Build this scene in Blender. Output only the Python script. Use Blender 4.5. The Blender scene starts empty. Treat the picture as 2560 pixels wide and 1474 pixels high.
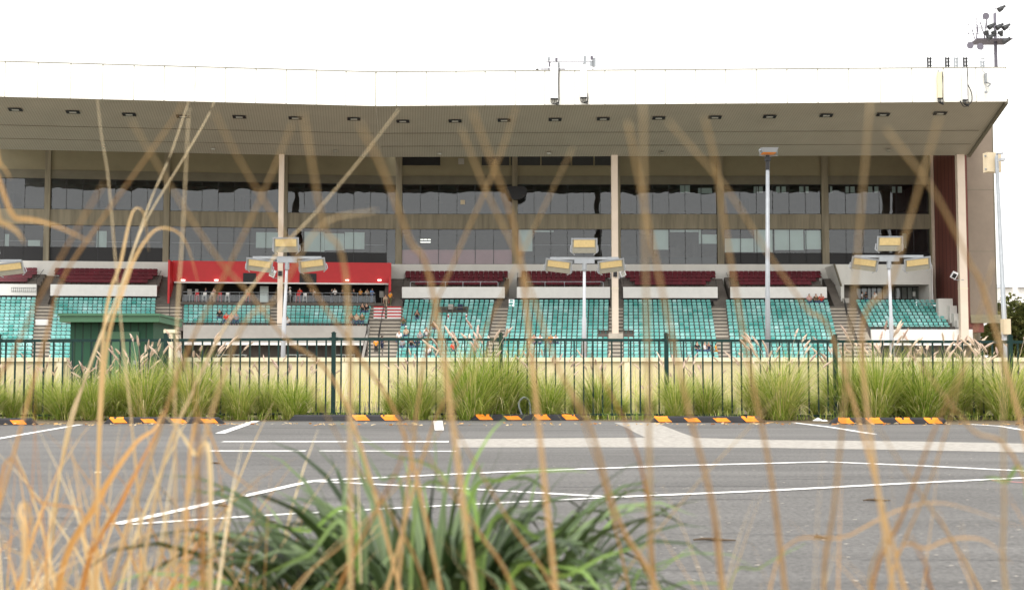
import bpy, bmesh, math, random
from mathutils import Vector, Matrix, noise
R = math.radians
random.seed(7)
S = bpy.context.scene
C = S.collection
F = 3000.0; H = 0.82; CX, CY = 1280.0, 737.0
PIT = math.atan((925 - 737) / F); cp, sp = math.cos(PIT), math.sin(PIT)
V = Vector

# ------------------------------------------------------------------ projection helpers (photo measurements -> real positions)
def ray(px, py):
    y = (CY - py) / F
    return V(((px - CX) / F, cp - y * sp, sp + y * cp))
def P(px, py, Y):
    r = ray(px, py); return V((0, 0, H)) + r * (Y / r.y)
def G(px, py, z=0.0):
    r = ray(px, py); return V((0, 0, H)) + r * ((z - H) / r.z)
A = R(6.6); YF = 140.0
O = V((-14.7, YF, 0))
FR = {'R': (V((1, 0, 0)), V((0, -1, 0))), 'L': (V((math.cos(A), math.sin(A), 0)), V((math.sin(A), -math.cos(A), 0)))}
KB = math.tan(A / 2)
def W(s, u, d, z):
    e, n = FR[s]; return O + e * u + n * d + V((0, 0, z))
def pix(s, px, py, d):
    e, n = FR[s]; r = ray(px, py); rh = V((r.x, r.y, 0))
    t = (d + O.dot(n)) / rh.dot(n)
    return (rh * t - O).dot(e), H + t * r.z
def U(s, px, d, py=650): return pix(s, px, py, d)[0]
def Z(py, d): 
    r = ray(1280, py); return H + r.z / r.y * (YF - d)

# ------------------------------------------------------------------ materials
def nt(name):
    m = bpy.data.materials.new(name); m.use_nodes = True
    t = m.node_tree; b = t.nodes['Principled BSDF']
    return m, t, b
def mat(name, col, rough=.7, var=.12, scale=2.0, stretch=(1, 1, 1), metal=0, spec=.4, bump=0, bscale=20, det=6):
    m, t, b = nt(name)
    b.inputs['Roughness'].default_value = rough; b.inputs['Metallic'].default_value = metal
    b.inputs['Specular IOR Level'].default_value = spec
    tc = t.nodes.new('ShaderNodeTexCoord'); mp = t.nodes.new('ShaderNodeMapping'); mp.inputs['Scale'].default_value = stretch
    t.links.new(tc.outputs['Object'], mp.inputs['Vector'])
    n = t.nodes.new('ShaderNodeTexNoise'); n.inputs['Scale'].default_value = scale; n.inputs['Detail'].default_value = det
    n.inputs['Roughness'].default_value = .65
    t.links.new(mp.outputs[0], n.inputs['Vector'])
    r = t.nodes.new('ShaderNodeValToRGB'); e = r.color_ramp.elements
    e[0].position = .3; e[1].position = .7
    e[0].color = (*[c * (1 - var) for c in col], 1); e[1].color = (*[min(1, c * (1 + var)) for c in col], 1)
    t.links.new(n.outputs['Fac'], r.inputs[0]); t.links.new(r.outputs[0], b.inputs['Base Color'])
    if bump:
        n2 = t.nodes.new('ShaderNodeTexNoise'); n2.inputs['Scale'].default_value = bscale
        t.links.new(tc.outputs['Object'], n2.inputs['Vector'])
        bp = t.nodes.new('ShaderNodeBump'); bp.inputs['Strength'].default_value = bump
        t.links.new(n2.outputs['Fac'], bp.inputs['Height']); t.links.new(bp.outputs[0], b.inputs['Normal'])
    return m
def tint_mat(name, stops, rough=.6, trans=0.0, spec=.3):
    m, t, b = nt(name)
    b.inputs['Roughness'].default_value = rough; b.inputs['Specular IOR Level'].default_value = spec
    a = t.nodes.new('ShaderNodeAttribute'); a.attribute_name = 'tint'
    r = t.nodes.new('ShaderNodeValToRGB'); cr = r.color_ramp
    while len(cr.elements) < len(stops): cr.elements.new(.5)
    for e, (p, c) in zip(cr.elements, stops): e.position = p; e.color = (*c, 1)
    t.links.new(a.outputs['Fac'], r.inputs[0])
    tc = t.nodes.new('ShaderNodeTexCoord'); n = t.nodes.new('ShaderNodeTexNoise'); n.inputs['Scale'].default_value = 9
    t.links.new(tc.outputs['Object'], n.inputs['Vector'])
    mr = t.nodes.new('ShaderNodeMapRange'); mr.inputs['To Min'].default_value = .78; mr.inputs['To Max'].default_value = 1.18
    t.links.new(n.outputs['Fac'], mr.inputs['Value'])
    mx = t.nodes.new('ShaderNodeVectorMath'); mx.operation = 'SCALE'
    t.links.new(r.outputs[0], mx.inputs[0]); t.links.new(mr.outputs[0], mx.inputs['Scale'])
    t.links.new(mx.outputs[0], b.inputs['Base Color'])
    if trans:
        tr = t.nodes.new('ShaderNodeBsdfTranslucent'); ms = t.nodes.new('ShaderNodeMixShader'); ms.inputs[0].default_value = trans
        t.links.new(mx.outputs[0], tr.inputs['Color']); o = t.nodes['Material Output']
        t.links.new(b.outputs[0], ms.inputs[1]); t.links.new(tr.outputs[0], ms.inputs[2]); t.links.new(ms.outputs[0], o.inputs['Surface'])
    return m
def emis(name, col, s):
    m, t, b = nt(name); b.inputs['Base Color'].default_value = (*col, 1)
    b.inputs['Emission Color'].default_value = (*col, 1); b.inputs['Emission Strength'].default_value = s
    return m
def glass(name, tint=(.72, .78, .78)):
    m, t, b = nt(name); t.nodes.remove(b); o = t.nodes['Material Output']
    tr = t.nodes.new('ShaderNodeBsdfTransparent'); tr.inputs[0].default_value = (*tint, 1)
    gl = t.nodes.new('ShaderNodeBsdfGlossy'); gl.inputs['Roughness'].default_value = .015
    gl.inputs['Color'].default_value = (.95, .98, 1, 1)
    fr = t.nodes.new('ShaderNodeFresnel'); fr.inputs['IOR'].default_value = 1.75
    tc = t.nodes.new('ShaderNodeTexCoord'); n = t.nodes.new('ShaderNodeTexNoise'); n.inputs['Scale'].default_value = .45; n.inputs['Detail'].default_value = 1
    bp = t.nodes.new('ShaderNodeBump'); bp.inputs['Strength'].default_value = .06; bp.inputs['Distance'].default_value = .4
    t.links.new(tc.outputs['Object'], n.inputs['Vector']); t.links.new(n.outputs['Fac'], bp.inputs['Height'])
    t.links.new(bp.outputs[0], gl.inputs['Normal'])
    ms = t.nodes.new('ShaderNodeMixShader')
    t.links.new(fr.outputs[0], ms.inputs[0]); t.links.new(tr.outputs[0], ms.inputs[1]); t.links.new(gl.outputs[0], ms.inputs[2])
    t.links.new(ms.outputs[0], o.inputs['Surface'])
    return m
def sheet_pattern(name, col, pitch, ang=0, depth=.25, duty=.25, axis='X', rough=.6, var=.08, scale=.25):
    """metal sheeting: narrow grooves drawn as darker stripes every `pitch` metres"""
    m = mat(name, col, rough, var, scale); t = m.node_tree; b = t.nodes['Principled BSDF']
    src = b.inputs['Base Color'].links[0].from_socket
    tc = t.nodes.new('ShaderNodeTexCoord'); mp = t.nodes.new('ShaderNodeMapping'); mp.inputs['Rotation'].default_value = (0, 0, ang)
    t.links.new(tc.outputs['Object'], mp.inputs[0]); sx = t.nodes.new('ShaderNodeSeparateXYZ'); t.links.new(mp.outputs[0], sx.inputs[0])
    dv = t.nodes.new('ShaderNodeMath'); dv.operation = 'DIVIDE'; dv.inputs[1].default_value = pitch
    t.links.new(sx.outputs[axis], dv.inputs[0])
    fr = t.nodes.new('ShaderNodeMath'); fr.operation = 'FRACT'; t.links.new(dv.outputs[0], fr.inputs[0])
    lt = t.nodes.new('ShaderNodeMath'); lt.operation = 'LESS_THAN'; lt.inputs[1].default_value = duty; t.links.new(fr.outputs[0], lt.inputs[0])
    ml = t.nodes.new('ShaderNodeMath'); ml.operation = 'MULTIPLY'; ml.inputs[1].default_value = depth; t.links.new(lt.outputs[0], ml.inputs[0])  # stripe darkening puts the shade of the grooves into the colour
    sb = t.nodes.new('ShaderNodeMath'); sb.operation = 'SUBTRACT'; sb.inputs[0].default_value = 1; t.links.new(ml.outputs[0], sb.inputs[1])
    sc = t.nodes.new('ShaderNodeVectorMath'); sc.operation = 'SCALE'
    t.links.new(src, sc.inputs[0]); t.links.new(sb.outputs[0], sc.inputs['Scale']); t.links.new(sc.outputs[0], b.inputs['Base Color'])
    return m

M = {}
M['fascia'] = mat('painted_fascia', (.86, .85, .79), .45, .03, .3)
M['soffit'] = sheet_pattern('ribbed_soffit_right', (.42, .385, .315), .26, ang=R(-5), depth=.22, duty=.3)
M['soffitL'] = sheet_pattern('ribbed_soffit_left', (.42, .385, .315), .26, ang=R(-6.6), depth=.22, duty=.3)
M['conc'] = mat('board_marked_concrete', (.25, .22, .16), .9, .28, .9, (2.2, 2.2, .18), bump=.1)
M['conc2'] = mat('concrete_panel', (.27, .24, .16), .9, .1, .35)
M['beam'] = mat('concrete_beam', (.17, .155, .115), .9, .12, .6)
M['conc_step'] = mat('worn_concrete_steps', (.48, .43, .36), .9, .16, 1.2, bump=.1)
M['riser'] = mat('terrace_concrete_shaded', (.13, .115, .1), .9, .2, 1.0)  # concrete darkened to paint the shadow gaps between the seats
M['white_wall'] = mat('white_painted_concrete', (.66, .65, .61), .8, .07, .7, (1, 1, .4))
M['parapet'] = mat('parapet_paint', (.8, .79, .76), .75, .05, 1.5)
M['grey_wall'] = mat('grey_parapet', (.38, .36, .33), .85, .08, .8)
M['column'] = mat('cream_column_paint', (.72, .61, .5), .7, .06, .5)
M['maroon'] = sheet_pattern('maroon_cladding', (.2, .065, .05), 1.5, axis='Y', depth=.45, duty=.18, var=.08)
M['tower'] = mat('brown_tower_render', (.23, .185, .145), .9, .07, .8, bump=.15, bscale=40)
M['red'] = mat('red_paint', (.55, .02, .025), .45, .06, 1)
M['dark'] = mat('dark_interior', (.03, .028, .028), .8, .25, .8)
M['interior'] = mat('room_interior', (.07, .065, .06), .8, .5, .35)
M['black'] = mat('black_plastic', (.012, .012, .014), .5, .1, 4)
M['blind'] = mat('pale_roller_blind', (.72, .8, .76), .8, .06, .5)
M['pink'] = mat('pink_window_panel', (.55, .3, .33), .7, .1, .4)
M['glass'] = glass('tinted_window_glass')
M['mast'] = mat('weathered_mast_steel', (.13, .12, .15), .5, .15, 3)
M['clear'] = glass('clear_balustrade_glass', (.82, .86, .85))
M['mull'] = mat('dark_mullion', (.04, .042, .045), .5, .1, 3)
M['galv'] = mat('galvanised_steel', (.3, .32, .34), .45, .12, 3, metal=.25)
M['whitemetal'] = mat('white_metal', (.45, .47, .5), .4, .05, 3)
M['blackrail'] = mat('black_railing', (.02, .02, .022), .5, .1, 3)
M['fence'] = mat('green_powder_coat', (.003, .026, .023), .45, .15, 5, spec=.3)
M['kiosk'] = sheet_pattern('green_corrugated', (.012, .07, .035), .19, depth=.5, duty=.2)
M['kroof'] = mat('green_roof_fascia', (.06, .15, .08), .4, .05, 2)
M['cream'] = mat('cream_painted_wall', (.62, .54, .33), .75, .16, 1.3, (1, 1, .35), bump=.06, det=9)
M['creamcap'] = mat('cream_coping', (.74, .68, .48), .7, .05, 1.5)
M['rubber'] = mat('black_rubber', (.015, .015, .018), .65, .3, 6, bump=.2, bscale=60)
M['orange'] = mat('orange_reflective_paint', (.85, .25, .006), .55, .1, 8)
M['paint'] = mat('white_line_paint', (.74, .73, .71), .7, .22, 9, det=12)
M['redpaint'] = mat('faded_red_line', (.6, .25, .25), .7, .1, 9)
M['bark'] = mat('bark', (.1, .07, .045), .9, .3, 5)
M['led'] = mat('led_panel_yellow', (.55, .42, .2), .4, .12, 9)
M['hous'] = mat('floodlight_housing', (.26, .25, .2), .5, .08, 6)
M['lampon'] = emis('lit_lamp', (1, .95, .85), 1.5)
M['glazing_lens'] = mat('soffit_lamp_lens', (.45, .45, .4), .4, .1, 5)
M['soil'] = mat('planting_soil', (.12, .09, .055), .95, .4, 3, bump=.4)
M['earth'] = mat('far_ground', (.22, .19, .15), .95, .3, .2)
M['cable'] = mat('black_cable', (.015, .015, .015), .5, .1, 5)
M['antenna'] = mat('antenna_white', (.85, .85, .86), .4, .03, 2)
M['antcream'] = mat('antenna_cream', (.75, .66, .45), .4, .03, 2)
M['cbox'] = mat('cream_box', (.62, .52, .36), .5, .06, 3)
M['roofgrey'] = mat('grey_roof', (.35, .36, .38), .6, .1, 1)
M['teal'] = tint_mat('teal_seat_plastic', [(0, (.05, .3, .265)), (.35, (.14, .42, .385)), (.7, (.22, .51, .48)), (1, (.36, .62, .6))], .45)
M['redseat'] = tint_mat('maroon_seat_plastic', [(0, (.07, .004, .01)), (1, (.13, .01, .02))], .45)
M['clump'] = tint_mat('fountain_grass_blade', [(0, (.12, .22, .02)), (.45, (.4, .5, .08)), (.75, (.7, .64, .22)), (1, (.82, .7, .42))], .7, .35)
M['plume'] = tint_mat('pink_seed_plume', [(0, (.6, .44, .38)), (1, (.8, .66, .52))], .9, .3)
M['straw'] = tint_mat('dry_straw', [(0, (.42, .15, .03)), (.3, (.6, .31, .09)), (.55, (.66, .44, .2)), (.8, (.68, .53, .3)), (1, (.78, .66, .44))], .6, .35)
M['strap'] = tint_mat('strap_leaf', [(0, (.014, .03, .007)), (.45, (.06, .1, .03)), (.75, (.16, .22, .1)), (1, (.2, .34, .05))], .5, .15, .45)
M['leaf'] = tint_mat('tree_leaf', [(0, (.03, .04, .01)), (.6, (.09, .1, .025)), (1, (.18, .17, .05))], .7, .2)

def asphalt():
    m, t, b = nt('asphalt'); b.inputs['Roughness'].default_value = .88; b.inputs['Specular IOR Level'].default_value = .25
    tc = t.nodes.new('ShaderNodeTexCoord')
    def nz(scale, stretch, det=8):
        mp = t.nodes.new('ShaderNodeMapping'); mp.inputs['Scale'].default_value = stretch
        n = t.nodes.new('ShaderNodeTexNoise'); n.inputs['Scale'].default_value = scale; n.inputs['Detail'].default_value = det; n.inputs['Roughness'].default_value = .7
        t.links.new(tc.outputs['Object'], mp.inputs[0]); t.links.new(mp.outputs[0], n.inputs['Vector']); return n.outputs['Fac']
    def rng(s, a, bb):
        mr = t.nodes.new('ShaderNodeMapRange'); mr.inputs['From Min'].default_value = .3; mr.inputs['From Max'].default_value = .7
        mr.inputs['To Min'].default_value = a; mr.inputs['To Max'].default_value = bb; t.links.new(s, mr.inputs['Value']); return mr.outputs[0]
    def mul(a, c):
        x = t.nodes.new('ShaderNodeMath'); x.operation = 'MULTIPLY'; t.links.new(a, x.inputs[0]); t.links.new(c, x.inputs[1]); return x.outputs[0]
    big = rng(nz(.5, (.3, 1, 1)), .74, 1.24); st = rng(nz(1.4, (.06, 1.8, 1)), .8, 1.2); sm = rng(nz(34, (1, 1, 1), 6), .55, 1.45)
    vo = t.nodes.new('ShaderNodeTexVoronoi'); vo.inputs['Scale'].default_value = 9; t.links.new(tc.outputs['Object'], vo.inputs['Vector'])
    lt = t.nodes.new('ShaderNodeMapRange'); lt.inputs['From Min'].default_value = .05; lt.inputs['From Max'].default_value = .09
    lt.inputs['To Min'].default_value = 1.35; lt.inputs['To Max'].default_value = 1; t.links.new(vo.outputs['Distance'], lt.inputs['Value'])
    f = mul(mul(mul(big, st), sm), lt.outputs[0])
    sc = t.nodes.new('ShaderNodeVectorMath'); sc.operation = 'SCALE'; sc.inputs[0].default_value = (.126, .122, .117)
    t.links.new(f, sc.inputs['Scale']); t.links.new(sc.outputs[0], b.inputs['Base Color'])
    bp = t.nodes.new('ShaderNodeBump'); bp.inputs['Strength'].default_value = .5; bp.inputs['Distance'].default_value = .01
    t.links.new(sm, bp.inputs['Height']); t.links.new(bp.outputs[0], b.inputs['Normal'])
    return m
M['asphalt'] = asphalt()
M['concrete_strip'] = mat('pale_aggregate_concrete', (.31, .29, .26), .9, .3, 12, bump=.3, bscale=60, det=12)

# ------------------------------------------------------------------ mesh builder
WL = {}
class MB:
    def __init__(s): s.v = []; s.f = []; s.t = []; s.ct = 0.5
    def face(s, pts, tint=None):
        i = len(s.v); s.v += [V(p) for p in pts]; s.f.append(tuple(range(i, i + len(pts)))); s.t += [s.ct if tint is None else tint] * len(pts)
    def hexa(s, b, t):
        """b, t: four bottom and four top points (ccw seen from above)"""
        i = len(s.v); s.v += [V(p) for p in b] + [V(p) for p in t]; s.t += [s.ct] * 8
        s.f += [(i + 3, i + 2, i + 1, i), (i + 4, i + 5, i + 6, i + 7)]
        for k in range(4):
            j = (k + 1) % 4; s.f.append((i + k, i + j, i + 4 + j, i + 4 + k))
    def box(s, x0, x1, y0, y1, z0, z1, m=None):
        b = [(x0, y0, z0), (x1, y0, z0), (x1, y1, z0), (x0, y1, z0)]; t = [(p[0], p[1], z1) for p in b]
        if m is not None: b = [m @ V(p) for p in b]; t = [m @ V(p) for p in t]
        s.hexa(b, t)
    def sbox(s, sec, u0, u1, d0, d1, z0, z1):
        lo, hi = min(d0, d1), max(d0, d1)
        q = [(u0, hi), (u1, hi), (u1, lo), (u0, lo)]
        s.hexa([W(sec, u, d, z0) for u, d in q], [W(sec, u, d, z1) for u, d in q])
    def tube(s, pts, rad, n=6, cap=True, tint=None):
        pts = [V(p) for p in pts]; base = len(s.v); m = len(pts)
        if not hasattr(rad, '__len__'): rad = [rad] * m
        for i, p in enumerate(pts):
            a = pts[max(i - 1, 0)]; b = pts[min(i + 1, m - 1)]; d = (b - a)
            d = d.normalized() if d.length > 1e-9 else V((0, 0, 1))
            up = V((0, 0, 1)) if abs(d.z) < .9 else V((0, 1, 0))
            x = d.cross(up).normalized(); y = d.cross(x)
            for k in range(n):
                th = 2 * math.pi * k / n
                s.v.append(p + (x * math.cos(th) + y * math.sin(th)) * rad[i]); s.t.append(s.ct if tint is None else tint)
        for i in range(m - 1):
            for k in range(n):
                a = base + i * n + k; b = base + i * n + (k + 1) % n; s.f.append((a, b, b + n, a + n))
        if cap: s.f.append(tuple(base + k for k in range(n))[::-1]); s.f.append(tuple(base + (m - 1) * n + k for k in range(n)))
    def ribbon(s, pts, w, side, tint=.5, fold=0.0):
        base = len(s.v); m = len(pts)
        for i, p in enumerate(pts):
            ww = w[i] if hasattr(w, '__len__') else w
            s.v += [V(p) - side * ww * .5, V(p) + side * ww * .5]; s.t += [tint, tint]
        for i in range(m - 1):
            a = base + 2 * i; s.f.append((a, a + 1, a + 3, a + 2))
    def build(s, name, m, parent=None, smooth=False, origin=None):
        me = bpy.data.meshes.new(name)
        if parent is not None: org = WL[parent.name]; off = V((0, 0, 0))
        else: org = V(origin) if origin is not None else V((0, 0, 0))
        me.from_pydata([v - org for v in s.v], [], s.f)
        a = me.attributes.new('tint', 'FLOAT', 'POINT'); a.data.foreach_set('value', s.t)
        me.materials.append(m)
        if smooth: me.polygons.foreach_set('use_smooth', [True] * len(me.polygons))
        me.update()
        o = bpy.data.objects.new(name, me); C.objects.link(o)
        if parent is not None: o.parent = parent
        else: o.location = org
        WL[o.name] = org
        return o
def tag(o, label=None, cat=None, group=None, kind=None):
    for k, v in (('label', label), ('category', cat), ('group', group), ('kind', kind)):
        if v: o[k] = v
    return o
def thing(name, label, cat, loc=(0, 0, 0), group=None):
    o = bpy.data.objects.new(name, None); C.objects.link(o); o.location = loc; o.empty_display_size = .2
    WL[o.name] = V(loc); return tag(o, label, cat, group)
def crom(pts, n=6):
    pts = [V(p) for p in pts]; q = [pts[0] * 2 - pts[1]] + pts + [pts[-1] * 2 - pts[-2]]; out = []
    for i in range(1, len(q) - 2):
        for k in range(n):
            t = k / n; a, b, c, d = q[i - 1:i + 3]
            out.append(.5 * ((2 * b) + (c - a) * t + (2 * a - 5 * b + 4 * c - d) * t * t + (3 * b - a - 3 * c + d) * t ** 3))
    out.append(pts[-1]); return out
ORD = 'zeroth first second third fourth fifth sixth seventh eighth ninth tenth eleventh twelfth thirteenth fourteenth fifteenth sixteenth seventeenth eighteenth nineteenth twentieth twenty-first twenty-second twenty-third twenty-fourth twenty-fifth'.split()

# ------------------------------------------------------------------ ground
g = MB(); g.face([(-4000, -4000, -.02), (4000, -4000, -.02), (4000, 4000, -.02), (-4000, 4000, -.02)])
tag(g.build('ground', M['earth']), kind='structure')
edge = [(-500, 1068), (0, 1062), (400, 1058), (700, 1052), (1050, 1050), (1400, 1050), (1600, 1054), (1900, 1057), (2300, 1060), (2600, 1062), (3100, 1066)]
ep = [G(x, y) for x, y in edge]
g = MB(); near = 3.3
pts = [V((p.x, p.y, 0)) for p in ep]
L0, R0 = V((-60, near, 0)), V((60, near, 0))
far = [V((-60, pts[0].y, 0))] + pts + [V((60, pts[-1].y, 0))]
for a, b in zip(far[:-1], far[1:]):
    g.face([(a.x, near, 0), (b.x, near, 0), b, a])
tag(g.build('car_park', M['asphalt']), kind='structure')
g = MB()
for a, b in zip(far[:-1], far[1:]):
    g.face([a + V((0, 0, -.004)), b + V((0, 0, -.004)), (b.x, 33, .0), (a.x, 33, .0)])
tag(g.build('planting_bed', M['soil']), kind='structure')
g = MB(); g.face([(-60, -30, -.006), (60, -30, -.006), (60, near + .05, -.006), (-60, near + .05, -.006)])
tag(g.build('verge_soil', M['soil']), kind='structure')

# kerbless edge stones / concrete strip and painted markings
def ground_poly(name, pxs, m, z):
    g = MB(); q = [G(x, y) for x, y in pxs]; g.face([(p.x, p.y, z) for p in q][::-1]); return g.build(name, m)
tag(ground_poly('concrete_strip', [(1140, 1097), (1330, 1095.5), (1613, 1093), (1740, 1094), (1920, 1099), (2300, 1103), (2700, 1111), (2700, 1133), (2300, 1125), (1920, 1119), (1500, 1117.5), (1136, 1118)], M['concrete_strip'], .002), kind='structure')
tag(ground_poly('concrete_channel', [(1535, 1056), (1565, 1068), (1590, 1082), (1613, 1092.9), (1740, 1093.9), (1700, 1080), (1665, 1066), (1640, 1056)], M['concrete_strip'], .0022), kind='structure')
def gline(name, pl, w, m, z=.012):
    g = MB(); q = [G(x, y) for x, y in pl]; q = [V((p.x, p.y, z)) for p in q]
    out = []
    for i in range(len(q) - 1):
        n = max(2, int((q[i + 1] - q[i]).length / .25))
        out += [q[i].lerp(q[i + 1], k / n) for k in range(n)]
    out.append(q[-1]); off = random.random() * 50
    Lp, Rp = [], []
    for i, p in enumerate(out):
        d = (out[min(i + 1, len(out) - 1)] - out[max(i - 1, 0)]).normalized(); s = V((-d.y, d.x, 0))
        j = 1 + .12 * noise.noise(V((off + i * .7, 0, 0)))
        Lp.append(p + s * w * .5 * j); Rp.append(p - s * w * .5 * j)
    for i in range(len(out) - 1): g.face([Rp[i], Rp[i + 1], Lp[i + 1], Lp[i]])
    return tag(g.build(name, m), kind='structure')
lines = [([(-60, 1106), (100, 1078), (200, 1061)], .1), ([(550, 1083), (640, 1052)], .13), ([(556, 1104), (866, 1104)], .17), ([(895, 1105), (1122, 1104)], .24),
         ([(520, 1127), (765, 1127)], .13), ([(798, 1127), (1141, 1128)], .1), ([(289, 1311), (540, 1256), (783, 1202)], .08), ([(783, 1202), (1280, 1179), (1700, 1164), (2072, 1154.5)], .1),
         ([(2072, 1154.5), (2300, 1164), (2620, 1180)], .1), ([(783, 1203), (1150, 1221), (1540, 1243)], .08), ([(330, 1311), (640, 1290), (1060, 1267), (1540, 1243)], .06),
         ([(1540, 1243), (1920, 1227), (2240, 1210), (2640, 1191)], .08), ([(1984, 1056), (2080, 1068), (2185, 1085)], .1), ([(2425, 1060), (2500, 1065), (2620, 1085)], .1)]
for i, (pl, w) in enumerate(lines): gline('parking_line', pl, w * .98, M['paint'], .0035 + .0005 * (i % 4))
gline('red_line', [(2480, 1201), (2640, 1211)], .035, M['redpaint'], .003)
tag(ground_poly('parking_line', [(1083, 1051), (1106, 1051), (1110, 1075), (1087, 1075)], M['paint'], .0035), kind='structure')
# tar seams across the asphalt
for yy, a, b in ((1248, 300, 1900), (1216, 1300, 2300), (1293, -100, 900), (1160, -50, 800), (1196, 1900, 2650)):
    gline('tar_seam', [(a, yy + 2), ((a + b) / 2, yy - 1), (b, yy)], .012, M['black'], .0025)

rc = random.Random(9)
for x0, y0, L_ in ((300, 1190, 700), (1500, 1330, 600), (1900, 1140, 600), (900, 1150, 400), (1300, 1420, 500), (2150, 1400, 400)):
    pl = [(x0, y0)]
    while pl[-1][0] < x0 + L_: pl.append((pl[-1][0] + rc.uniform(12, 34), pl[-1][1] + rc.uniform(-2.2, 2.6)))
    gline('asphalt_crack', pl, .006, M['black'], .0028)
# ------------------------------------------------------------------ small litter on the asphalt: twigs, stones, leaves
def twig(px, py, L, ang, label, col='bark'):
    L *= .55
    p = G(px, py); g = MB(); d = V((math.cos(ang), math.sin(ang), 0))
    pts = [p + d * L * (t - .5) + V((0, 0, .012)) + V((-d.y, d.x, 0)) * .03 * math.sin(t * 5) for t in (0, .25, .5, .75, 1)]
    g.tube(pts, [.004, .007, .008, .006, .003], 5)
    m = .35; g.tube([pts[2], pts[2] + d * L * .12 + V((-d.y, d.x, 0)) * .05 + V((0, 0, .01))], [.005, .002], 4)
    return tag(g.build('twig', M[col], origin=p), label, 'twig')
twig(1785, 1354, .36, .05, 'brown twig lying on the asphalt near the bottom right centre')
twig(2190, 1254, .3, .12, 'thin forked twig on the asphalt below the long white line at right')
twig(605, 1246, .22, .05, 'dark twig touching the thick slanting white line at left')
twig(560, 1268, .2, -.03, 'short dark twig just below the thick slanting white line')
twig(665, 1308, .2, .1, 'dark twig below the lower thin white line at left')
twig(2050, 1348, .1, .1, 'tiny brown twig on the asphalt in the lower right')
twig(540, 1160, .16, .0, 'hair-thin twig on asphalt below the left dashed lines')
def pebble(px, py, r, label, m, nm='leaf_scrap', cat='leaf'):
    p = G(px, py); g = MB(); n = 7; a0 = random.random() * 6
    ring = [p + V((math.cos(a0 + k / n * 6.283) * r * random.uniform(.7, 1.2), math.sin(a0 + k / n * 6.283) * r * random.uniform(.5, 1), .008)) for k in range(n)]
    top = p + V((0, 0, .008 + r * .45))
    for k in range(n): g.face([ring[k], ring[(k + 1) % n], top])
    tag(g.build(nm, m, origin=p), label, cat)
pebble(245, 1183, .035, 'curled pale dry leaf alone on the asphalt at left', M['antcream'])
pebble(2045, 1052, .11, 'white lump of rubbish at the edge of the bed left of the wheel stop', M['antenna'], 'rubbish_lump', 'rubbish')
pebble(2062, 1053, .06, 'smaller white scrap beside the white lump of rubbish', M['antenna'], 'rubbish_lump', 'rubbish')
pebble(755, 1338, .016, 'small dark stone on asphalt left of the green plant', M['black'], 'stone', 'stone')
g = MB()
for k in range(420):
    p = G(random.uniform(-100, 2660), random.uniform(1085, 1460)); r = random.uniform(.003, .009); a = random.random() * 6
    g.face([p + V((math.cos(a + t) * r * 1.8, math.sin(a + t) * r, .005 + r * .3)) for t in (0, 1.5, 3.1, 4.6)])
tag(g.build('gravel_specks', M['conc_step']), 'pale grit scattered over the asphalt', 'grit', kind='stuff')
g = MB()
for k in range(260):
    p = G(random.uniform(-100, 2660), random.uniform(1066, 1070)); p.y += random.uniform(.0, .5) + .35; r = random.uniform(.01, .03); a = random.random() * 6
    g.face([p + V((math.cos(a + t) * r * 1.5, math.sin(a + t) * r, .01 + random.random() * .03)) for t in (0, 1.5, 3.1, 4.6)], random.random())
tag(g.build('leaf_litter', M['straw']), 'brown leaf litter along the edge of the planting bed', 'leaf litter', kind='stuff')

# ------------------------------------------------------------------ wheel stops
def wheel_stop(x0, x1, yb, oranges, label):
    a, b = G(x0, yb), G(x1, yb); Lw = (b - a).length; d = (b - a).normalized(); n = V((-d.y, d.x, 0))
    t = thing('wheel_stop', label, 'wheel stop', a, 'wheel stops in front of the planting bed')
    prof = [(0, .004), (.02, .075), (.04, .1), (.11, .1), (.13, .075), (.15, .004)]
    g = MB()
    def ring(x, k=1.0): return [a + d * x + n * py * 1.0 + V((0, 0, pz * k)) for py, pz in prof]
    xs = [(0, .08), (.09, 1), (Lw - .09, 1), (Lw, .08)]
    rs = [ring(x, k) for x, k in xs]
    for r0, r1 in zip(rs[:-1], rs[1:]):
        for i in range(5): g.face([r0[i], r1[i], r1[i + 1], r0[i + 1]])
    g.face(rs[0]); g.face(rs[-1][::-1]); g.build('rubber_body', M['rubber'], t)
    for o0, o1 in oranges:
        g = MB(); s0 = (o0 - x0) / (x1 - x0) * Lw; s1 = (o1 - x0) / (x1 - x0) * Lw; sk = .035; e = V((0, 0, .003)) - n * .003
        nn = 6; off = random.random() * 30; chip = random.random()
        for i in range(nn):
            ta, tb = i / nn, (i + 1) / nn
            def bot(tq): return a + d * (s0 + (s1 - s0) * tq + sk) + n * .001 + V((0, 0, .01)) + e
            def top(tq):
                h = .074 - .02 * max(0, noise.noise(V((off + tq * 4, 0, 0)))) * 2
                return a + d * (s0 + (s1 - s0) * tq - sk + sk * 2 * (1 - h / .075)) + n * (.02 * h / .075) + V((0, 0, h)) + e
            g.face([bot(ta), bot(tb), top(tb), top(ta)])
            if chip > .3: g.face([top(ta), top(tb), top(tb) + n * .02 + V((0, 0, .0255)), top(ta) + n * .02 + V((0, 0, .0255))])
        g.build('reflective_patch', M['orange'], t)
wheel_stop(-205, 87, 1062, [(-180, -146), (-110, -75), (-40, -6), (28, 62)], 'black and orange wheel stop cut off by the left edge')
wheel_stop(258, 557, 1058.5, [(278, 313), (355, 387), (430, 463), (505, 540)], 'black and orange wheel stop in front of the green kiosk')
wheel_stop(721, 1012, 1052, [(885, 920), (957, 992)], 'wheel stop with its left half plain black and two orange patches')
wheel_stop(1175, 1462, 1050.5, [(1194, 1228), (1264, 1300), (1340, 1373), (1410, 1442)], 'black and orange wheel stop at the centre below the tallest grass clump')
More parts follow.
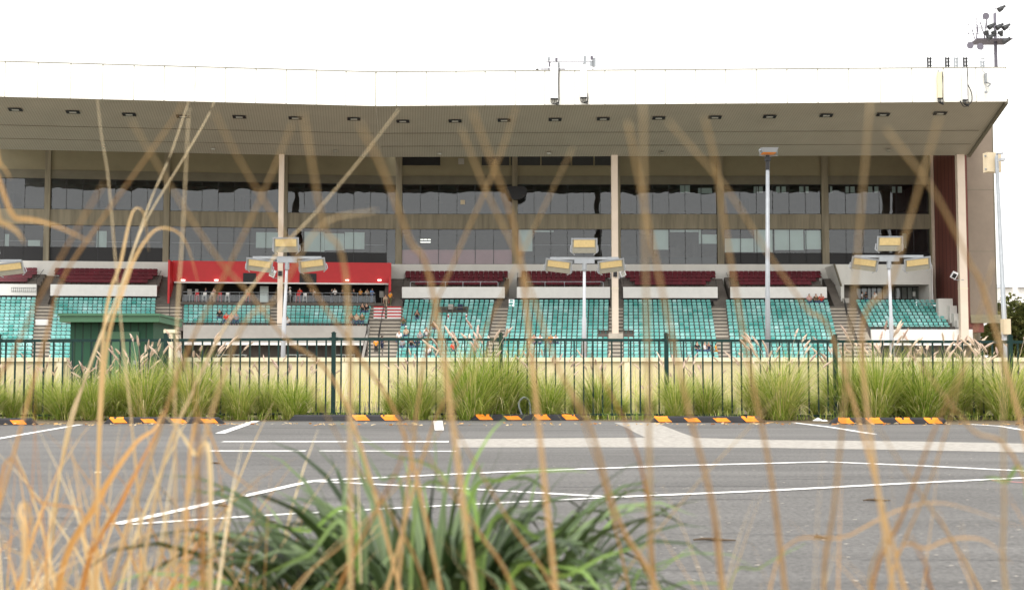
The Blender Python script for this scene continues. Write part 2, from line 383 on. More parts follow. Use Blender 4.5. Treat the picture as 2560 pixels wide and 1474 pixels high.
wheel_stop(1627, 1915, 1056, [(1642, 1675), (1715, 1748), (1787, 1822), (1860, 1893)], 'black and orange wheel stop above the concrete strip right of centre')
wheel_stop(2077, 2375, 1060, [(2098, 2131), (2171, 2206), (2245, 2281), (2317, 2352)], 'rightmost fully visible black and orange wheel stop')
wheel_stop(2548, 2840, 1062, [(2600, 2635)], 'black end of a wheel stop cut off by the right edge')

# ------------------------------------------------------------------ green fence
YFEN = 20.35
fen = thing('fence', 'dark green metal picket fence along the far side of the car park', 'fence', (0, YFEN, 0))
posts = [-5 - 419, -5, 415, 834, 1252, 1666, 2088, 2526, 2950]
zr = P(1280, 850, YFEN).z; ppx = F / YFEN
offs = [0, -.01, 0, .02, .01, 0, -.02, -.03, -.04]
npk = 0; extra = MB()
def X(px): return P(px, 900, YFEN).x
for i, px in enumerate(posts):
    g = MB(); x = X(px); zt = zr + .095 + offs[i]
    g.box(x - .034, x + .034, YFEN - .034, YFEN + .034, 0, zt); g.box(x - .04, x + .04, YFEN - .04, YFEN + .04, zt, zt + .012)
    g.box(x - .022, x + .022, YFEN - .022, YFEN + .022, zt + .012, zt + .03)
    po = g.build('post', M['fence'], fen)
    for s in (-1, 1):
        g = MB(); g.box(x + s * .036 - .002 + (0 if s > 0 else -.03), x + s * .036 + .002 + (.03 if s > 0 else 0), YFEN - .03, YFEN + .03, zr - .028 + offs[i], zr + .03 + offs[i])
        g.tube([(x + s * .05, YFEN - .036, zr + offs[i]), (x + s * .05, YFEN - .03, zr + offs[i])], .009, 6)
        g.build('rail_bracket', M['fence'], po)
for i in range(len(posts) - 1):
    a, b = X(posts[i]) + .04, X(posts[i + 1]) - .04; za, zb = zr + offs[i], zr + offs[i + 1]
    g = MB(); w = .02
    for dz, hh in ((0, .024), (-zr + .07, .018)):
        g.hexa([(a, YFEN - w, za + dz - hh), (b, YFEN - w, zb + dz - hh), (b, YFEN + w, zb + dz - hh), (a, YFEN + w, za + dz - hh)],
               [(a, YFEN - w, za + dz + hh), (b, YFEN - w, zb + dz + hh), (b, YFEN + w, zb + dz + hh), (a, YFEN + w, za + dz + hh)])
    pn = g.build('fence_panel', M['fence'], fen)
    n = 17
    for k in range(n):
        x = a + (b - a) * (k + .55) / (n + .1); pxk = x * F / YFEN + CX
        vis = -20 < pxk < 2580
        if not vis: tgt = None
        z1 = za + (zb - za) * (k / n) - .02
        if vis and npk < 100:
            q = MB(); q.box(x - .0125, x + .0125, YFEN - .0125, YFEN + .0125, .09, z1); q.build('picket', M['fence'], pn); npk += 1
        else: extra.box(x - .0125, x + .0125, YFEN - .0125, YFEN + .0125, .09, z1)
tag(extra.build('picket', M['fence'], fen), kind='stuff')

# ------------------------------------------------------------------ cream wall behind the fence
YW = 32.0; zt = P(1280, 893, YW).z
wl = thing('low_wall', 'long cream painted low wall with a projecting coping behind the grass', 'wall', (0, YW, 0))
def wall_run(xa, xb):
    g = MB(); g.box(xa, xb, YW, YW + .2, -.02, zt - .11); g.build('wall_face', M['cream'], wl)
    g = MB(); g.box(xa, xb, YW - .06, YW + .26, zt - .11, zt); g.build('coping', M['creamcap'], wl)
XW = lambda px: P(px, 900, YW).x
jj = [-560, 148, 166, 430, 860, 1572, 2290, 3000]
wall_run(XW(-560), XW(148)); wall_run(XW(150), XW(168))
wall_run(XW(430), XW(862) - .01); wall_run(XW(862) + .01, XW(1570) - .01); wall_run(XW(1570) + .01, XW(2286) - .01); wall_run(XW(2286) + .01, XW(3000))
for px in (862, 1570, 2286, 152):
    g = MB(); x = XW(px); g.box(x - .1, x + .1, YW - .035, YW - .002, -.02, zt - .112); g.build('pilaster_strip', M['creamcap'], wl)

# kiosk
yk = 28.5
a, b = P(149, 785, yk), P(398, 783.5, yk); c_ = P(455, 800, 32.0); dv = V((c_.x - b.x, c_.y - b.y, 0))
kz = b.z
ks = thing('kiosk', 'small dark green corrugated kiosk with an overhanging flat roof', 'kiosk', ((a.x + b.x) / 2, yk, 0))
g = MB(); fl, fr_ = V((a.x, yk, 0)), V((b.x, yk, 0)); q = [fl, fr_, fr_ + dv, fl + dv]
for z0, z1, gr in ((kz - .2, kz - .06, 0), (kz - .055, kz, .035)):
    qq = [q[0] + V((-gr, -gr, 0)), q[1] + V((gr, -gr, 0)), q[2] + V((gr, gr, 0)), q[3] + V((-gr, gr, 0))]
    g.hexa([p + V((0, 0, z0)) for p in qq], [p + V((0, 0, z1)) for p in qq])
rf = g.build('roof', M['kroof'], ks)
bx0, bx1 = P(176, 830, yk + .35).x, P(383, 830, yk + .35).x
dn = dv.normalized()
q = [V((bx0, yk + .35, 0)), V((bx1, yk + .35, 0)), V((bx1, yk + .35, 0)) + dn * 2.75 + V((.1, 0, 0)), V((bx0, yk + .35, 0)) + dn * 2.75]
g = MB(); g.hexa(q, [p + V((0, 0, kz - .2)) for p in q]); g.build('wall', M['kiosk'], ks)
g = MB(); x = (bx0 + bx1) / 2 + .25; g.box(x - .42, x + .42, yk + .3, yk + .348, .05, kz - .42); dr = g.build('door', M['kroof'], ks); dr['label'] = 'plain flat green door'
g = MB(); g.box(x + .3, x + .36, yk + .27, yk + .3, .95, 1.06); g.build('handle', M['galv'], dr)
# white post beside the kiosk
g = MB(); p = P(424, 832, 24.5); g.box(p.x - .06, p.x + .06, p.y - .06, p.y + .06, 0, p.z); g.box(p.x - .1, p.x + .13, p.y - .08, p.y + .08, p.z, p.z + .07)
tag(g.build('bollard_post', M['creamcap'], origin=(p.x, p.y, 0)), 'square cream post with a flat cap right of the kiosk', 'post')
# bent hose hoop by the clump
g = MB(); p = G(1300, 1050); p.y = 20.0; p.x = P(1312, 1000, 20.0).x
pp = [V((p.x - .12 + .1, 20.0, .0)), V((p.x - .1, 20.0, .25)), V((p.x - .04, 20.0, .36)), V((p.x + .03, 20.0, .36)), V((p.x + .08, 20.0, .28)), V((p.x + .1, 20.0, 0))]
g.tube(crom(pp, 6), .018, 8)
tag(g.build('pipe_hoop', M['galv'], origin=(p.x, 20.0, 0), smooth=True), 'bent grey metal pipe hoop in the bed beside the big grass clump', 'pipe')

# ------------------------------------------------------------------ grandstand
gs = thing('grandstand', 'long grandstand with a white cantilever roof over rows of seats', 'grandstand', (0, 130, 0))
DC = 13.0; DR = 24.5   # column line and fascia line (metres in front of the glazing)
zb = Z(392.5, DC); zf0 = Z(266, DR); zf1 = zf0 + 86 / F * (YF - DR) * 1.01
uRe_b, uRe_f = U('R', 2422, DC, 388), U('R', 2516, DR, 253)
uL = U('L', -120, DR, 250)
rise = .45     # the fascia climbs a little towards the right end
def roofpoly(s, us, m, nm):
    """soffit slab with thickness: us = (u_left_front,u_right_front,u_left_back,u_right_back)"""
    a, b, c, d = us; zr_ = rise if s == 'R' else 0
    g = MB()
    g.face([W(s, a, DR - .15, zf0 + .05), W(s, c, DC, zb), W(s, d, DC, zb + zr_ * .4), W(s, b, DR - .15, zf0 + .05 + zr_)][::-1])
    o = g.build(nm, m, gs)
    g = MB()  # upper side and the raised ceiling behind the column line
    g.face([W(s, a, DR, zf1 - .1), W(s, b, DR, zf1 - .1 + zr_), W(s, d, -4, zf1 + .4), W(s, c - (DC * KB if s == 'L' else -DC * KB) * 0, -4, zf1 + .4)])
    g.face([W(s, c, DC, zb), W(s, c, DC, zb + 3.2), W(s, d, DC, zb + 3.2), W(s, d, DC, zb + zr_ * .4)])
    g.face([W(s, c, DC, zb + 3.2), W(s, c, -4, zb + 3.2), W(s, d, -4, zb + 3.2), W(s, d, DC, zb + 3.2)][::-1])
    g.face([W(s, b, DR - .15, zf0 + .05 + zr_), W(s, d, DC, zb + zr_ * .4), W(s, d, DC, zf1), W(s, b, DR - .15, zf1 + zr_ - .11)]) if s == 'R' else None
    g.build('roof_deck', M['fascia'], gs)
    return o
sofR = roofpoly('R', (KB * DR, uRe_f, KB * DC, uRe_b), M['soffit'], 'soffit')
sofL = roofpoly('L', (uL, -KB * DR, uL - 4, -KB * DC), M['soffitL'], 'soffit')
# edge beam at the right roof end
g = MB(); a, b = W('R', uRe_f, DR, zf0 + rise), W('R', uRe_b, DC, zb + rise * .4); n = V((.16, 0, 0))
g.hexa([a - n + V((0, 0, -.2)), a + n + V((0, 0, -.2)), b + n + V((0, 0, -.2)), b - n + V((0, 0, -.2))], [a - n + V((0, 0, .3)), a + n + V((0, 0, .3)), b + n + V((0, 0, .3)), b - n + V((0, 0, .3))])
g.build('verge_beam', M['beam'], gs)
# fascia panels
def fascia(s, joints):
    g = MB(); h = zf1 - zf0
    for a, b in zip(joints[:-1], joints[1:]):
        ra = rise * (a - KB * DR) / (uRe_f - KB * DR) if s == 'R' else 0; rb = rise * (b - KB * DR) / (uRe_f - KB * DR) if s == 'R' else 0
        a_, b_ = a + .018, b - .018; t = .12
        g.hexa([W(s, a_, DR + t, zf0 + ra), W(s, b_, DR + t, zf0 + rb), W(s, b_, DR, zf0 + rb), W(s, a_, DR, zf0 + ra)],
               [W(s, a_, DR + t, zf1 + ra), W(s, b_, DR + t, zf1 + rb), W(s, b_, DR, zf1 + rb), W(s, a_, DR, zf1 + ra)])
    o = g.build('fascia', M['fascia'], gs)
    for j in joints:
        g = MB(); rj = rise * (j - KB * DR) / (uRe_f - KB * DR) if s == 'R' else 0
        g.sbox(s, j - .03, j + .03, DR - .02, DR - .005, zf0 + rj, zf1 + rj); g.sbox(s, j - .045, j + .045, DR + .125, DR + .15, zf1 + rj - .1, zf1 + rj + .03)
        g.sbox(s, j - .04, j + .04, DR + .125, DR + .15, zf0 + rj - .03, zf0 + rj + .06)
        g.sbox(s, j - .012, j + .012, DR + .1, DR + .128, zf0 + rj, zf1 + rj); g.build('joint_clip', M['hous'], o)
jr = [KB * DR] + [U('R', p, DR, 220) for p in (992, 1066, 1140, 1213, 1288, 1362, 1437, 1512, 1588, 1663, 1739, 1814, 1891, 1967, 2044, 2121, 2200, 2279, 2358, 2439)] + [uRe_f]
jl = [U('L', p, DR, 220) for p in (-140, -66, 13, 95, 177, 257, 335, 411, 488, 564, 640, 716, 791, 865, 940)] + [-KB * DR]
fascia('R', jr); fascia('L', jl)
g = MB()   # thin dark flashing line on top of the fascia
for s, a, b in (('L', uL, -KB * DR), ('R', KB * DR, uRe_f)):
    r = rise if s == 'R' else 0
    g.hexa([W(s, a, DR + .16, zf1 + .03), W(s, b, DR + .16, zf1 + .03 + r), W(s, b, DR, zf1 + .03 + r), W(s, a, DR, zf1 + .03)], [W(s, a, DR + .16, zf1 + .08), W(s, b, DR + .16, zf1 + .08 + r), W(s, b, DR, zf1 + .08 + r), W(s, a, DR, zf1 + .08)])
g.build('flashing', M['hous'], gs)
# things set into the soffit
def on_soffit(s, px, py):
    """hit the sloping soffit plane"""
    e, n = FR[s]; k = (zf0 - zb) / (DR - DC); ex = .3 if s == 'R' else 0
    d = DC
    for _ in range(30):
        u, z = pix(s, px, py, d); zz = zb + ex * .6 + k * (d - DC); r = ray(px, py)
        d -= (zz - z) / (k + .22)
        d = max(DC, min(DR, d))
    return u, d
k_s = (zf0 - zb) / (DR - DC)
def soff_box(g, s, u, d, hu, hd, th, low=.0):
    ex = (.45 * max(0, (u / uRe_f)) if s == 'R' else 0)
    def z(dd): return zb + ex * (.4 + .6 * (dd - DC) / (DR - DC)) + k_s * (dd - DC) - low
    q = [(u - hu, d + hd), (u + hu, d + hd), (u + hu, d - hd), (u - hu, d - hd)]
    g.hexa([W(s, a, b, z(b) - th) for a, b in q], [W(s, a, b, z(b)) for a, b in q])
for px, py in [(38, 271), (180, 277), (319, 283), (452, 288), (591, 289), (729, 292), (874, 294), (995, 296), (1124, 296), (1245, 295), (1371, 294), (1490, 293), (1627, 292), (1766, 291), (1901, 290), (2041, 288), (2181, 287), (2322, 285)]:
    px *= 1.0122; py *= 1.0122; s = 'L' if px < 950 else 'R'; u, d = on_soffit(s, px, py)
    g = MB(); soff_box(g, s, u, d, .64, .3, .03); o = g.build('light_recess', M['black'], sofL if s == 'L' else sofR)
    g = MB(); soff_box(g, s, u, d, .32, .13, .02, .035); g.build('lamp_lens', M['glazing_lens'], sofL if s == 'L' else sofR)
for i, (px, py) in enumerate([(255, 361), (526, 366), (828, 372), (1085, 374), (1356, 373), (1634, 372), (1910, 370), (2195, 367)]):
    px *= 1.0122; py *= 1.0122; s = 'L' if px < 950 else 'R'; u, d = on_soffit(s, px, py)
    g = MB(); c = W(s, u, d, 0); z = zb + k_s * (d - DC); g.tube([(c.x, c.y, z - .16), (c.x, c.y, z - .02)], [.2, .26], 14); g.build('downlight', M['glazing_lens'] if i in (1, 3, 4) else M['hous'], sofL if s == 'L' else sofR)
for s, a, b in (('L', uL, -1.0), ('R', 1.0, uRe_b - .5)):
    g = MB()
    for dd in (15.6, 18.6):
        ex = .45 if s == 'R' else 0
        k = .4 + .6 * (dd - DC) / (DR - DC)
        z0 = zb + k_s * (dd - DC)
        g.hexa([W(s, a, dd + .012, z0 - .03), W(s, b - (dd - DC) * .1, dd + .012, z0 + ex * k - .03), W(s, b - (dd - DC) * .1, dd - .012, z0 + ex * k - .03), W(s, a, dd - .012, z0 - .03)],
               [W(s, a, dd + .012, z0 + .02), W(s, b - (dd - DC) * .1, dd + .012, z0 + ex * k + .02), W(s, b - (dd - DC) * .1, dd - .012, z0 + ex * k + .02), W(s, a, dd - .012, z0 + .02)])
    g.build('soffit_seam', M['beam'], sofL if s == 'L' else sofR)

# ---- facade: bands and windows
zS, zPan, zUw, zUb, zLw, zLb = zb + 3.3, Z(440, 0), Z(461, 0), Z(535.5, 0), Z(572.5, 0), Z(661, 0)
uFL, uFR = U('L', -140, 0), U('R', 2329, 0)
spans = {'L': (uFL, 0.0), 'R': (0.0, uFR)}
for s, (a, b) in spans.items():
    g = MB(); g.sbox(s, a, b, -.5, 0, zPan + .003, zS); g.build('upper_panel', M['conc2'], gs)
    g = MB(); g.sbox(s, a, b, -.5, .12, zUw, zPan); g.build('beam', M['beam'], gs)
    g = MB(); g.sbox(s, a, b, -.5, .1, zLw, zUb); g.build('spandrel', M['conc'], gs)
    a2, b2 = (a, .5) if s == 'L' else (-.5, b)
    g = MB(); g.sbox(s, a2, b2, -8.3, -8, zLb - 1, zS); g.build('back_wall', M['interior'], gs)
    g = MB(); g.sbox(s, a2, b2, -8, -.5, zLw + .3, zUb - .2); g.sbox(s, a2, b2, -8, -.5, zUw + .6, zUw + .9); g.sbox(s, a2, b2, -8, -.35, zLb - .4, zLb - .02); g.build('floor_slab', M['dark'], gs)
pil = [('L', 107, 121), ('L', 406, 421), ('L', 704, 717), ('R', 988, 1004), ('R', 1280, 1294), ('R', 1543, 1552), ('R', 1795, 1811), ('R', 2057, 2074), ('R', 2328, 2334)]
for s, p0, p1 in pil:
    g = MB(); g.sbox(s, U(s, p0, .35), U(s, p1, .35), -.4, .35, zLb - .1, zS); g.build('pilaster', M['conc'] if p0 < 2300 else M['conc2'], gs)
# high windows strip over the centre bays
for a, b in ((996, 1100), (1204, 1273), (1277, 1351), (1354, 1427), (1431, 1484), (1488, 1530)):
    g = MB(); ua, ub = U('R', a, 0), U('R', b, 0); z0, z1 = Z(414, 0), Z(390, 0)
    g.face([W('R', ua, .08, z0), W('R', ub, .08, z0), W('R', ub, .08, z1 + .6), W('R', ua, .08, z1 + .6)]); o = g.build('window', M['black'] if a == 996 else M['mull'], gs)
    g = MB()
    for x0, x1, y0, y1 in ((ua - .06, ua + .002, z0 - .01, z1 + .6), (ub - .002, ub + .06, z0 - .01, z1 + .6), (ua - .06, ub + .06, z0 - .07, z0)): g.sbox('R', x0, x1, .003, .13, y0, y1)
    g.build('frame', M['conc2'], o)
g = MB(); g.sbox('R', U('R', 1145, 0), U('R', 1160, 0), .003, .07, Z(411, 0), Z(396, 0)); g.build('access_panel', M['grey_wall'], gs)
g = MB(); g.sbox('R', uFR - .3, uFR, -8, -.5, zLb - 1, zS); g.build('end_wall', M['interior'], gs)
bays = [('L', -140, 107), ('L', 121, 406), ('L', 421, 704), ('L', 717, 962), ('R', 962, 988), ('R', 1004, 1280), ('R', 1294, 1543), ('R', 1552, 1795), ('R', 1811, 2057), ('R', 2074, 2328)]
panes = [5, 7, 7, 6, 1, 6, 6, 6, 6, 6]
blinds = {  # (lower or upper, px0, px1, py0, py1)
 1: [('l', 242, 266, 577, 622)], 0: [('l', 12, 22, 585, 618), ('l', 70, 100, 600, 615)],
 2: [('l', 640, 695, 580, 620)], 3: [('l', 761, 811, 579, 629), ('l', 812, 860, 583, 626), ('l', 862, 911, 580, 623)],
 6: [('l', 1296, 1331, 573, 628), ('l', 1336, 1384, 576, 580)],
 7: [('l', 1632, 1671, 574, 624), ('l', 1674, 1746, 574, 580), ('l', 1747, 1754, 574, 609), ('l', 1755, 1793, 586, 609), ('u', 1700, 1725, 463, 482), ('u', 1745, 1780, 470, 483)],
 8: [('l', 1812, 1884, 596, 630), ('l', 1886, 1932, 574, 630), ('l', 1936, 2009, 574, 625), ('l', 2012, 2056, 576, 623), ('u', 1884, 1895, 466, 482), ('u', 1897, 1907, 466, 482), ('u', 1940, 1950, 466, 482), ('u', 1954, 1965, 466, 482), ('u', 1998, 2009, 466, 482), ('u', 2012, 2022, 466, 482)],
 9: [('u', 2075, 2081, 466, 482), ('u', 2112, 2122, 466, 482), ('u', 2126, 2137, 466, 482), ('u', 2170, 2181, 466, 482), ('u', 2186, 2197, 466, 482), ('u', 2230, 2240, 466, 482), ('u', 2244, 2255, 466, 482), ('l', 2256, 2266, 583, 620)]}
rnd = random.Random(3)
for bi, ((s, p0, p1), n) in enumerate(zip(bays, panes)):
    ua, ub = (0 if p0 == 962 else U(s, p0, 0)), (0 if p1 == 962 else U(s, p1, 0))
    for lev, z0, z1 in (('u', zUb, zUw), ('l', zLb, zLw)):
        g = MB(); fm = MB()
        for k in range(n):
            x0, x1 = ua + (ub - ua) * k / n, ua + (ub - ua) * (k + 1) / n
            t1, t2 = rnd.uniform(-.012, .012), rnd.uniform(-.012, .012)
            g.face([W(s, x0 + .02, -.06 + t1, z0), W(s, x1 - .02, -.06 + t2, z0), W(s, x1 - .02, -.06 - t1, z1), W(s, x0 + .02, -.06 - t2, z1)])
            if k: fm.sbox(s, x0 - .028, x0 + .028, -.1, -.02, z0, z1)
        if n == 1: fm.sbox(s, ua, ua + .05, -.12, 0, z0, z1)
        fm.sbox(s, ua, ub, -.12, 0, z0, z0 + .06); fm.sbox(s, ua, ub, -.12, 0, z1 - .06, z1)
        win = g.build('window', M['glass'], gs); fm.build('frame', M['mull'], win)
        g = MB(); g.sbox(s, ua, ub, -.5, -.42, z0, z0 + (.9 if lev == 'l' else .35)); g.build('sill_panel', M['black'], win)
        if lev == 'l' and bi in (0, 1, 2, 3, 6):
            g = MB(); g.sbox(s, ua + .3, ub - .3, -.34, -.31, z0 + 2.3, z0 + 2.33); g.build('transom_bar', M['whitemetal'], win)
        if lev == 'l' and bi in (0, 1, 3, 8, 9):
            g = MB(); g.sbox(s, ua, ub, -.045, -.02, z0, Z(632 if bi > 2 else 626, 0)); g.build('reflection_cover', M['black'], win)  # black cover added over the glass to blot out its reflection
        for lv, b0, b1, y0, y1 in blinds.get(bi, []):
            if lv != lev: continue
            g = MB(); (u0, zz1), (u1, zz0) = pix(s, b0, y0, -.25), pix(s, b1, y1, -.25); g.sbox(s, u0, u1, -.28, -.25, zz0, min(zz1, z1)); g.build('blind', M['blind'], win)
        if bi == 5 and lev == 'l':
            g = MB(); g.sbox(s, ua, ub, -.3, -.25, z0 + .03, z0 + 1.75); g.build('pink_panel', M['pink'], win)  # opaque pink panel just inside the glass
            g = MB()
            for j in range(3): 
                u, z = pix(s, 1055 + j * 9, 600, -1.5); g.sbox(s, u - .16, u + .16, -1.6, -1.3, z, z + .08); g.sbox(s, u - .2, u + .2, -1.0, -.7, z - .35, z - .28)
            g.build('tube_glint', M['lampon'], win)  # glowing bars added to imitate a fluorescent reflection in the glass
        if bi == 5 and lev == 'u':
            g = MB()
            for q in (1050, 1098, 1143, 1186): g.sbox(s, U(s, q, .0) - .09, U(s, q, .0) + .09, -.5, -.13, z0, z1)
            g.sbox(s, U(s, 1143, 0), U(s, 1186, 0), -.2, -.13, Z(503, 0), Z(500, 0)); g.build('mullion_post', M['black'], win)
            g = MB(); g.sbox(s, U(s, 1151, 0), U(s, 1162, 0), -.05, .05, Z(511, 0), Z(500, 0)); g.build('wall_box', M['cbox'], win)
        # curtains and furniture shapes standing inside the glass
        g = MB()
        for j in range(4 if lev == 'l' else 3):
            x = ua + (ub - ua) * rnd.random(); w_ = rnd.uniform(.15, .5); h_ = rnd.uniform(.8, 2.6)
            if ub - ua > 3: g.sbox(s, x - w_, x + w_, -1.6 - rnd.random() * 3, -1.2, z0 - .02, z0 + h_)
        if g.v: g.build('room_fitting', M['interior'] if lev == 'l' else M['dark'], win)
# black speaker cluster
sc_ = P(1290, 483, 138.5); g = MB(); rr = 1.12
ring = [(-1.28, .45), (-1.05, .75), (.95, .75), (1.3, .35), (1.2, -.35), (.6, -.75), (-.3, -.8), (-.9, -.35)]
b0 = len(g.v)
g.v += [sc_ + V((x, -.6, z)) for x, z in ring] + [sc_ + V((x * .8, .6, z * .9)) for x, z in ring]; g.t += [.5] * 16
g.f += [tuple(range(8))[::-1], tuple(range(8, 16))] + [(k, (k + 1) % 8, 8 + (k + 1) % 8, 8 + k) for k in range(8)]
for k in range(3): g.box(sc_.x - 1 + k * .7, sc_.x - .45 + k * .7, sc_.y - .66, sc_.y - .6, sc_.z - .3, sc_.z + .55)
g.tube([sc_ + V((0, .5, .3)), sc_ + V((0, 1.15, .5))], .08, 6)
sp_ = tag(g.build('speaker_cluster', M['black'], origin=sc_), 'black faceted loudspeaker cluster fixed to the pillar before the upper windows', 'loudspeaker')

# ---- white back wall of the upper tier
zBW = Z(700, .6)
for s, a, b in (('L', -140, 428), ('R', 978, 2330)):
    g = MB(); g.sbox(s, U(s, a, .4), U(s, b, .4), -.3, .4, zBW - 2.2, zLb - .003); g.build('upper_tier_wall', M['white_wall'], gs)
# small round details on red bay etc. later
D0, RUN, RISE, Z0 = 6.0, .8, .4, 7.9
NR_ = 17
uCutA, uCutB = U('L', 455, 11, 830), U('L', 918, 11, 830)
uIend = U('R', 2345, 6, 760)
def terrace(s, ua, ub, k0, k1, nm='terrace', frontwall=True):
    g = MB()
    for k in range(k0, k1):
        d0, d1 = D0 + RUN * (k - .5), D0 + RUN * (k + .5); z = Z0 - RISE * k
        g.sbox(s, ua, ub, d0, d1, (-.02 if k == k1 - 1 else z - RISE - .3), z)
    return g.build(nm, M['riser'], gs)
terrace('L', U('L', -140, 6, 760), uCutA, 0, 18)
terrace('L', uCutA, uCutB, 0, 7)
g = MB(); g.sbox('L', uCutA, uCutB, D0 + RUN * 6.5 - .01, 13.3, Z0 - RISE * 6 - .6, Z0 - RISE * 6 - .003); g.build('terrace_landing', M['riser'], gs)
terrace('L', uCutB, -KB * 12, 0, 18)
terrace('R', -.3, U('R', 2145, 11, 850), 0, 18)
terrace('R', U('R', 2145, 11, 850), U('R', 2420, 11, 850), 0, 8)
# upper tier base for the maroon seats
URISE, URUN, UD0 = .46, .8, 1.4
UZ0 = Z(676, UD0) - .82
ublocks = [('L', -150, 91, -150, 91), ('L', 136, 393, 126, 392), ('R', 1013, 1270, 1005, 1262), ('R', 1304, 1526, 1292, 1525), ('R', 1563, 1789, 1558, 1794), ('R', 1824, 2053, 1826, 2067)]
PZ1, PZ0 = Z(717, 5), Z(744.5, 5)
for i, (s, a, b, pa, pb) in enumerate(ublocks):
    g = MB(); ua, ub = U(s, pa, 5, 730) + .02, U(s, pb, 5, 730) - .02
    for k in range(4):
        g.sbox(s, ua, ub, UD0 + URUN * (k - .6), UD0 + URUN * (k + .4) if k < 3 else 4.8, PZ0 + .1, UZ0 - URISE * k)
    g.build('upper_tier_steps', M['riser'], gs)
    g = MB(); g.sbox(s, ua - .02, ub + .02, 4.8, 5.05, PZ0, PZ1); pr = g.build('balcony_parapet', M['parapet'], gs)
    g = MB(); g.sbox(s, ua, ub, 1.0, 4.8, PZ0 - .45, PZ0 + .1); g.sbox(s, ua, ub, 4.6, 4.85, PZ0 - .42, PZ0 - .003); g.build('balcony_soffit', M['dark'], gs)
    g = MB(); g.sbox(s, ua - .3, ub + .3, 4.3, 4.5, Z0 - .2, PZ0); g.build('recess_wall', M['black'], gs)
    if i in (2, 3):
        r0, r1 = ((1026, 1245), (1314, 1508))[i - 2]; q0, q1 = U(s, r0, 4.9, 704), U(s, r1, 4.9, 704); zt_ = Z(704, 4.9)
        g = MB(); g.tube([W(s, q0, 4.92, PZ1), W(s, q0, 4.92, zt_ - .1), W(s, q0 + .1, 4.92, zt_), W(s, q1 - .1, 4.92, zt_), W(s, q1, 4.92, zt_ - .1), W(s, q1, 4.92, PZ1)], .035, 6)
        for j in range(1, 5 if i == 2 else 4):
            u = q0 + (q1 - q0) * j / (5 if i == 2 else 4); g.tube([W(s, u, 4.92, PZ1), W(s, u, 4.92, zt_)], .03, 6); g.tube([W(s, u - .12, 4.92, zt_), W(s, u, 4.92, zt_ - .14), W(s, u + .12, 4.92, zt_)], .02, 5)
        g.build('front_rail', M['whitemetal'], pr)
    for u in (ua + .08, ub - .08):
        g = MB(); g.tube([W(s, u, 2.0, UZ0 + .5), W(s, u, 4.7, PZ1 + .55), W(s, u, 4.7, PZ1 - .1)], .03, 5)
        g.build('side_rail', M['blackrail'], pr)
g = MB(); u0, u1 = U('L', 30, 5, 740), U('L', 91, 5, 740); z1 = Z(725, 5.2)
for k in range(13): u = u0 + (u1 - u0) * k / 12; g.tube([W('L', u, 5.25, z1 - .5), W('L', u, 5.25, z1)], .015, 4)
g.tube([W('L', u0, 5.25, z1 - .05), W('L', u1, 5.25, z1 - .05)], .02, 4); g.tube([W('L', u0, 5.25, z1 - .45), W('L', u1, 5.25, z1 - .45)], .02, 4)
g.build('guard_rail', M['blackrail'], gs)

# ---- stairs
def stair(s, tl, tr, bl, br, kend, top=True, nm='stairway', m='conc_step', k0=0):
    """aisle flight: photo edges at row 0 and at row 16, half steps on the terrace"""
    g = MB()
    def eu(px0, px1, k):
        t = k / 16; d = D0 + RUN * k; return U(s, px0 + (px1 - px0) * t, d, 800)
    k = k0
    while k < kend:
        for h in (0, 1):
            kk = k + h * .5; d0 = D0 + RUN * (kk - .5); z = Z0 - RISE * kk + .03
            a, b = eu(tl, bl, kk), eu(tr, br, kk)
            g.sbox(s, a, b, d0, d0 + RUN * .5 + .04, z - .5, z)
        k += 1
    o = g.build(nm, M[m], gs)
    g = MB()
    k = k0
    while k < kend:      # dark strips painting the shadow gap under each step edge
        for h in (0, 1):
            kk = k + h * .5; d0 = D0 + RUN * (kk - .5) + RUN * .5 + .04; z = Z0 - RISE * kk + .03
            g.sbox(s, eu(tl, bl, kk) + .03, eu(tr, br, kk) - .03, d0, d0 + .012, z - .045, z - .02)
        k += 1
    g.build('step_shadow_strip', M['beam'], o)
    if top:
        g = MB(); n = 15; zt_ = Z(697, 1); a, b = U(s, tl, 3.5, 720) - .05, U(s, tr, 3.5, 720) + .05
        for i in range(n):
            d1 = D0 - .4 - (D0 - 1.4) * i / n; z = Z0 + (zt_ - Z0) * (i + 1) / n
            g.sbox(s, a, b, .45, d1, z - .25 if i else -.02 + 6, z)
        g.build('upper_flight', M['riser'], gs)
    return o
stair('L', 89, 132, 81, 124, 17)
stair('L', 389, 455, 388, 452, 17, top=True)
stair('L', 676, 714, 676, 714, 7, top=False)
stair('L', 924, 962, 920, 958, 17, top=False)
stair('R', 962, 1009, 958, 990, 17, top=True)
stair('R', 1237, 1271, 1214, 1252, 17)
stair('R', 1524, 1558, 1520, 1557, 17)
stair('R', 1779, 1814, 1798, 1827, 17)
stair('R', 2074, 2140, 2104, 2200, 17)
stair('R', 2341, 2376, 2420, 2450, 8, top=False, m='riser')
g = MB()  # red and white safety treads at the head of the wide stair
for i in range(4):
    kk = .2 + i * .95; d = D0 + RUN * (kk + .02) + .5; z = Z0 - RISE * kk + .06
    g.sbox('R', U('R', 968, d, 770), U('R', 1003, d, 770), d, d + .06, z - .12, z + .02)
    g.sbox('L', U('L', 934, d, 770), U('L', 962, d, 770), d, d + .06, z - .12, z + .02)
o = g.build('red_tread', M['red'], gs)
g = MB()
for i in range(4):
    kk = .2 + i * .95; d = D0 + RUN * (kk + .02) + .57; z = Z0 - RISE * kk - .09
    g.sbox('R', U('R', 968, d, 770), U('R', 1003, d, 770), d, d + .06, z - .16, z + .02)
    g.sbox('L', U('L', 934, d, 770), U('L', 962, d, 770), d, d + .06, z - .16, z + .02)
g.build('pale_tread', M['parapet'], gs)
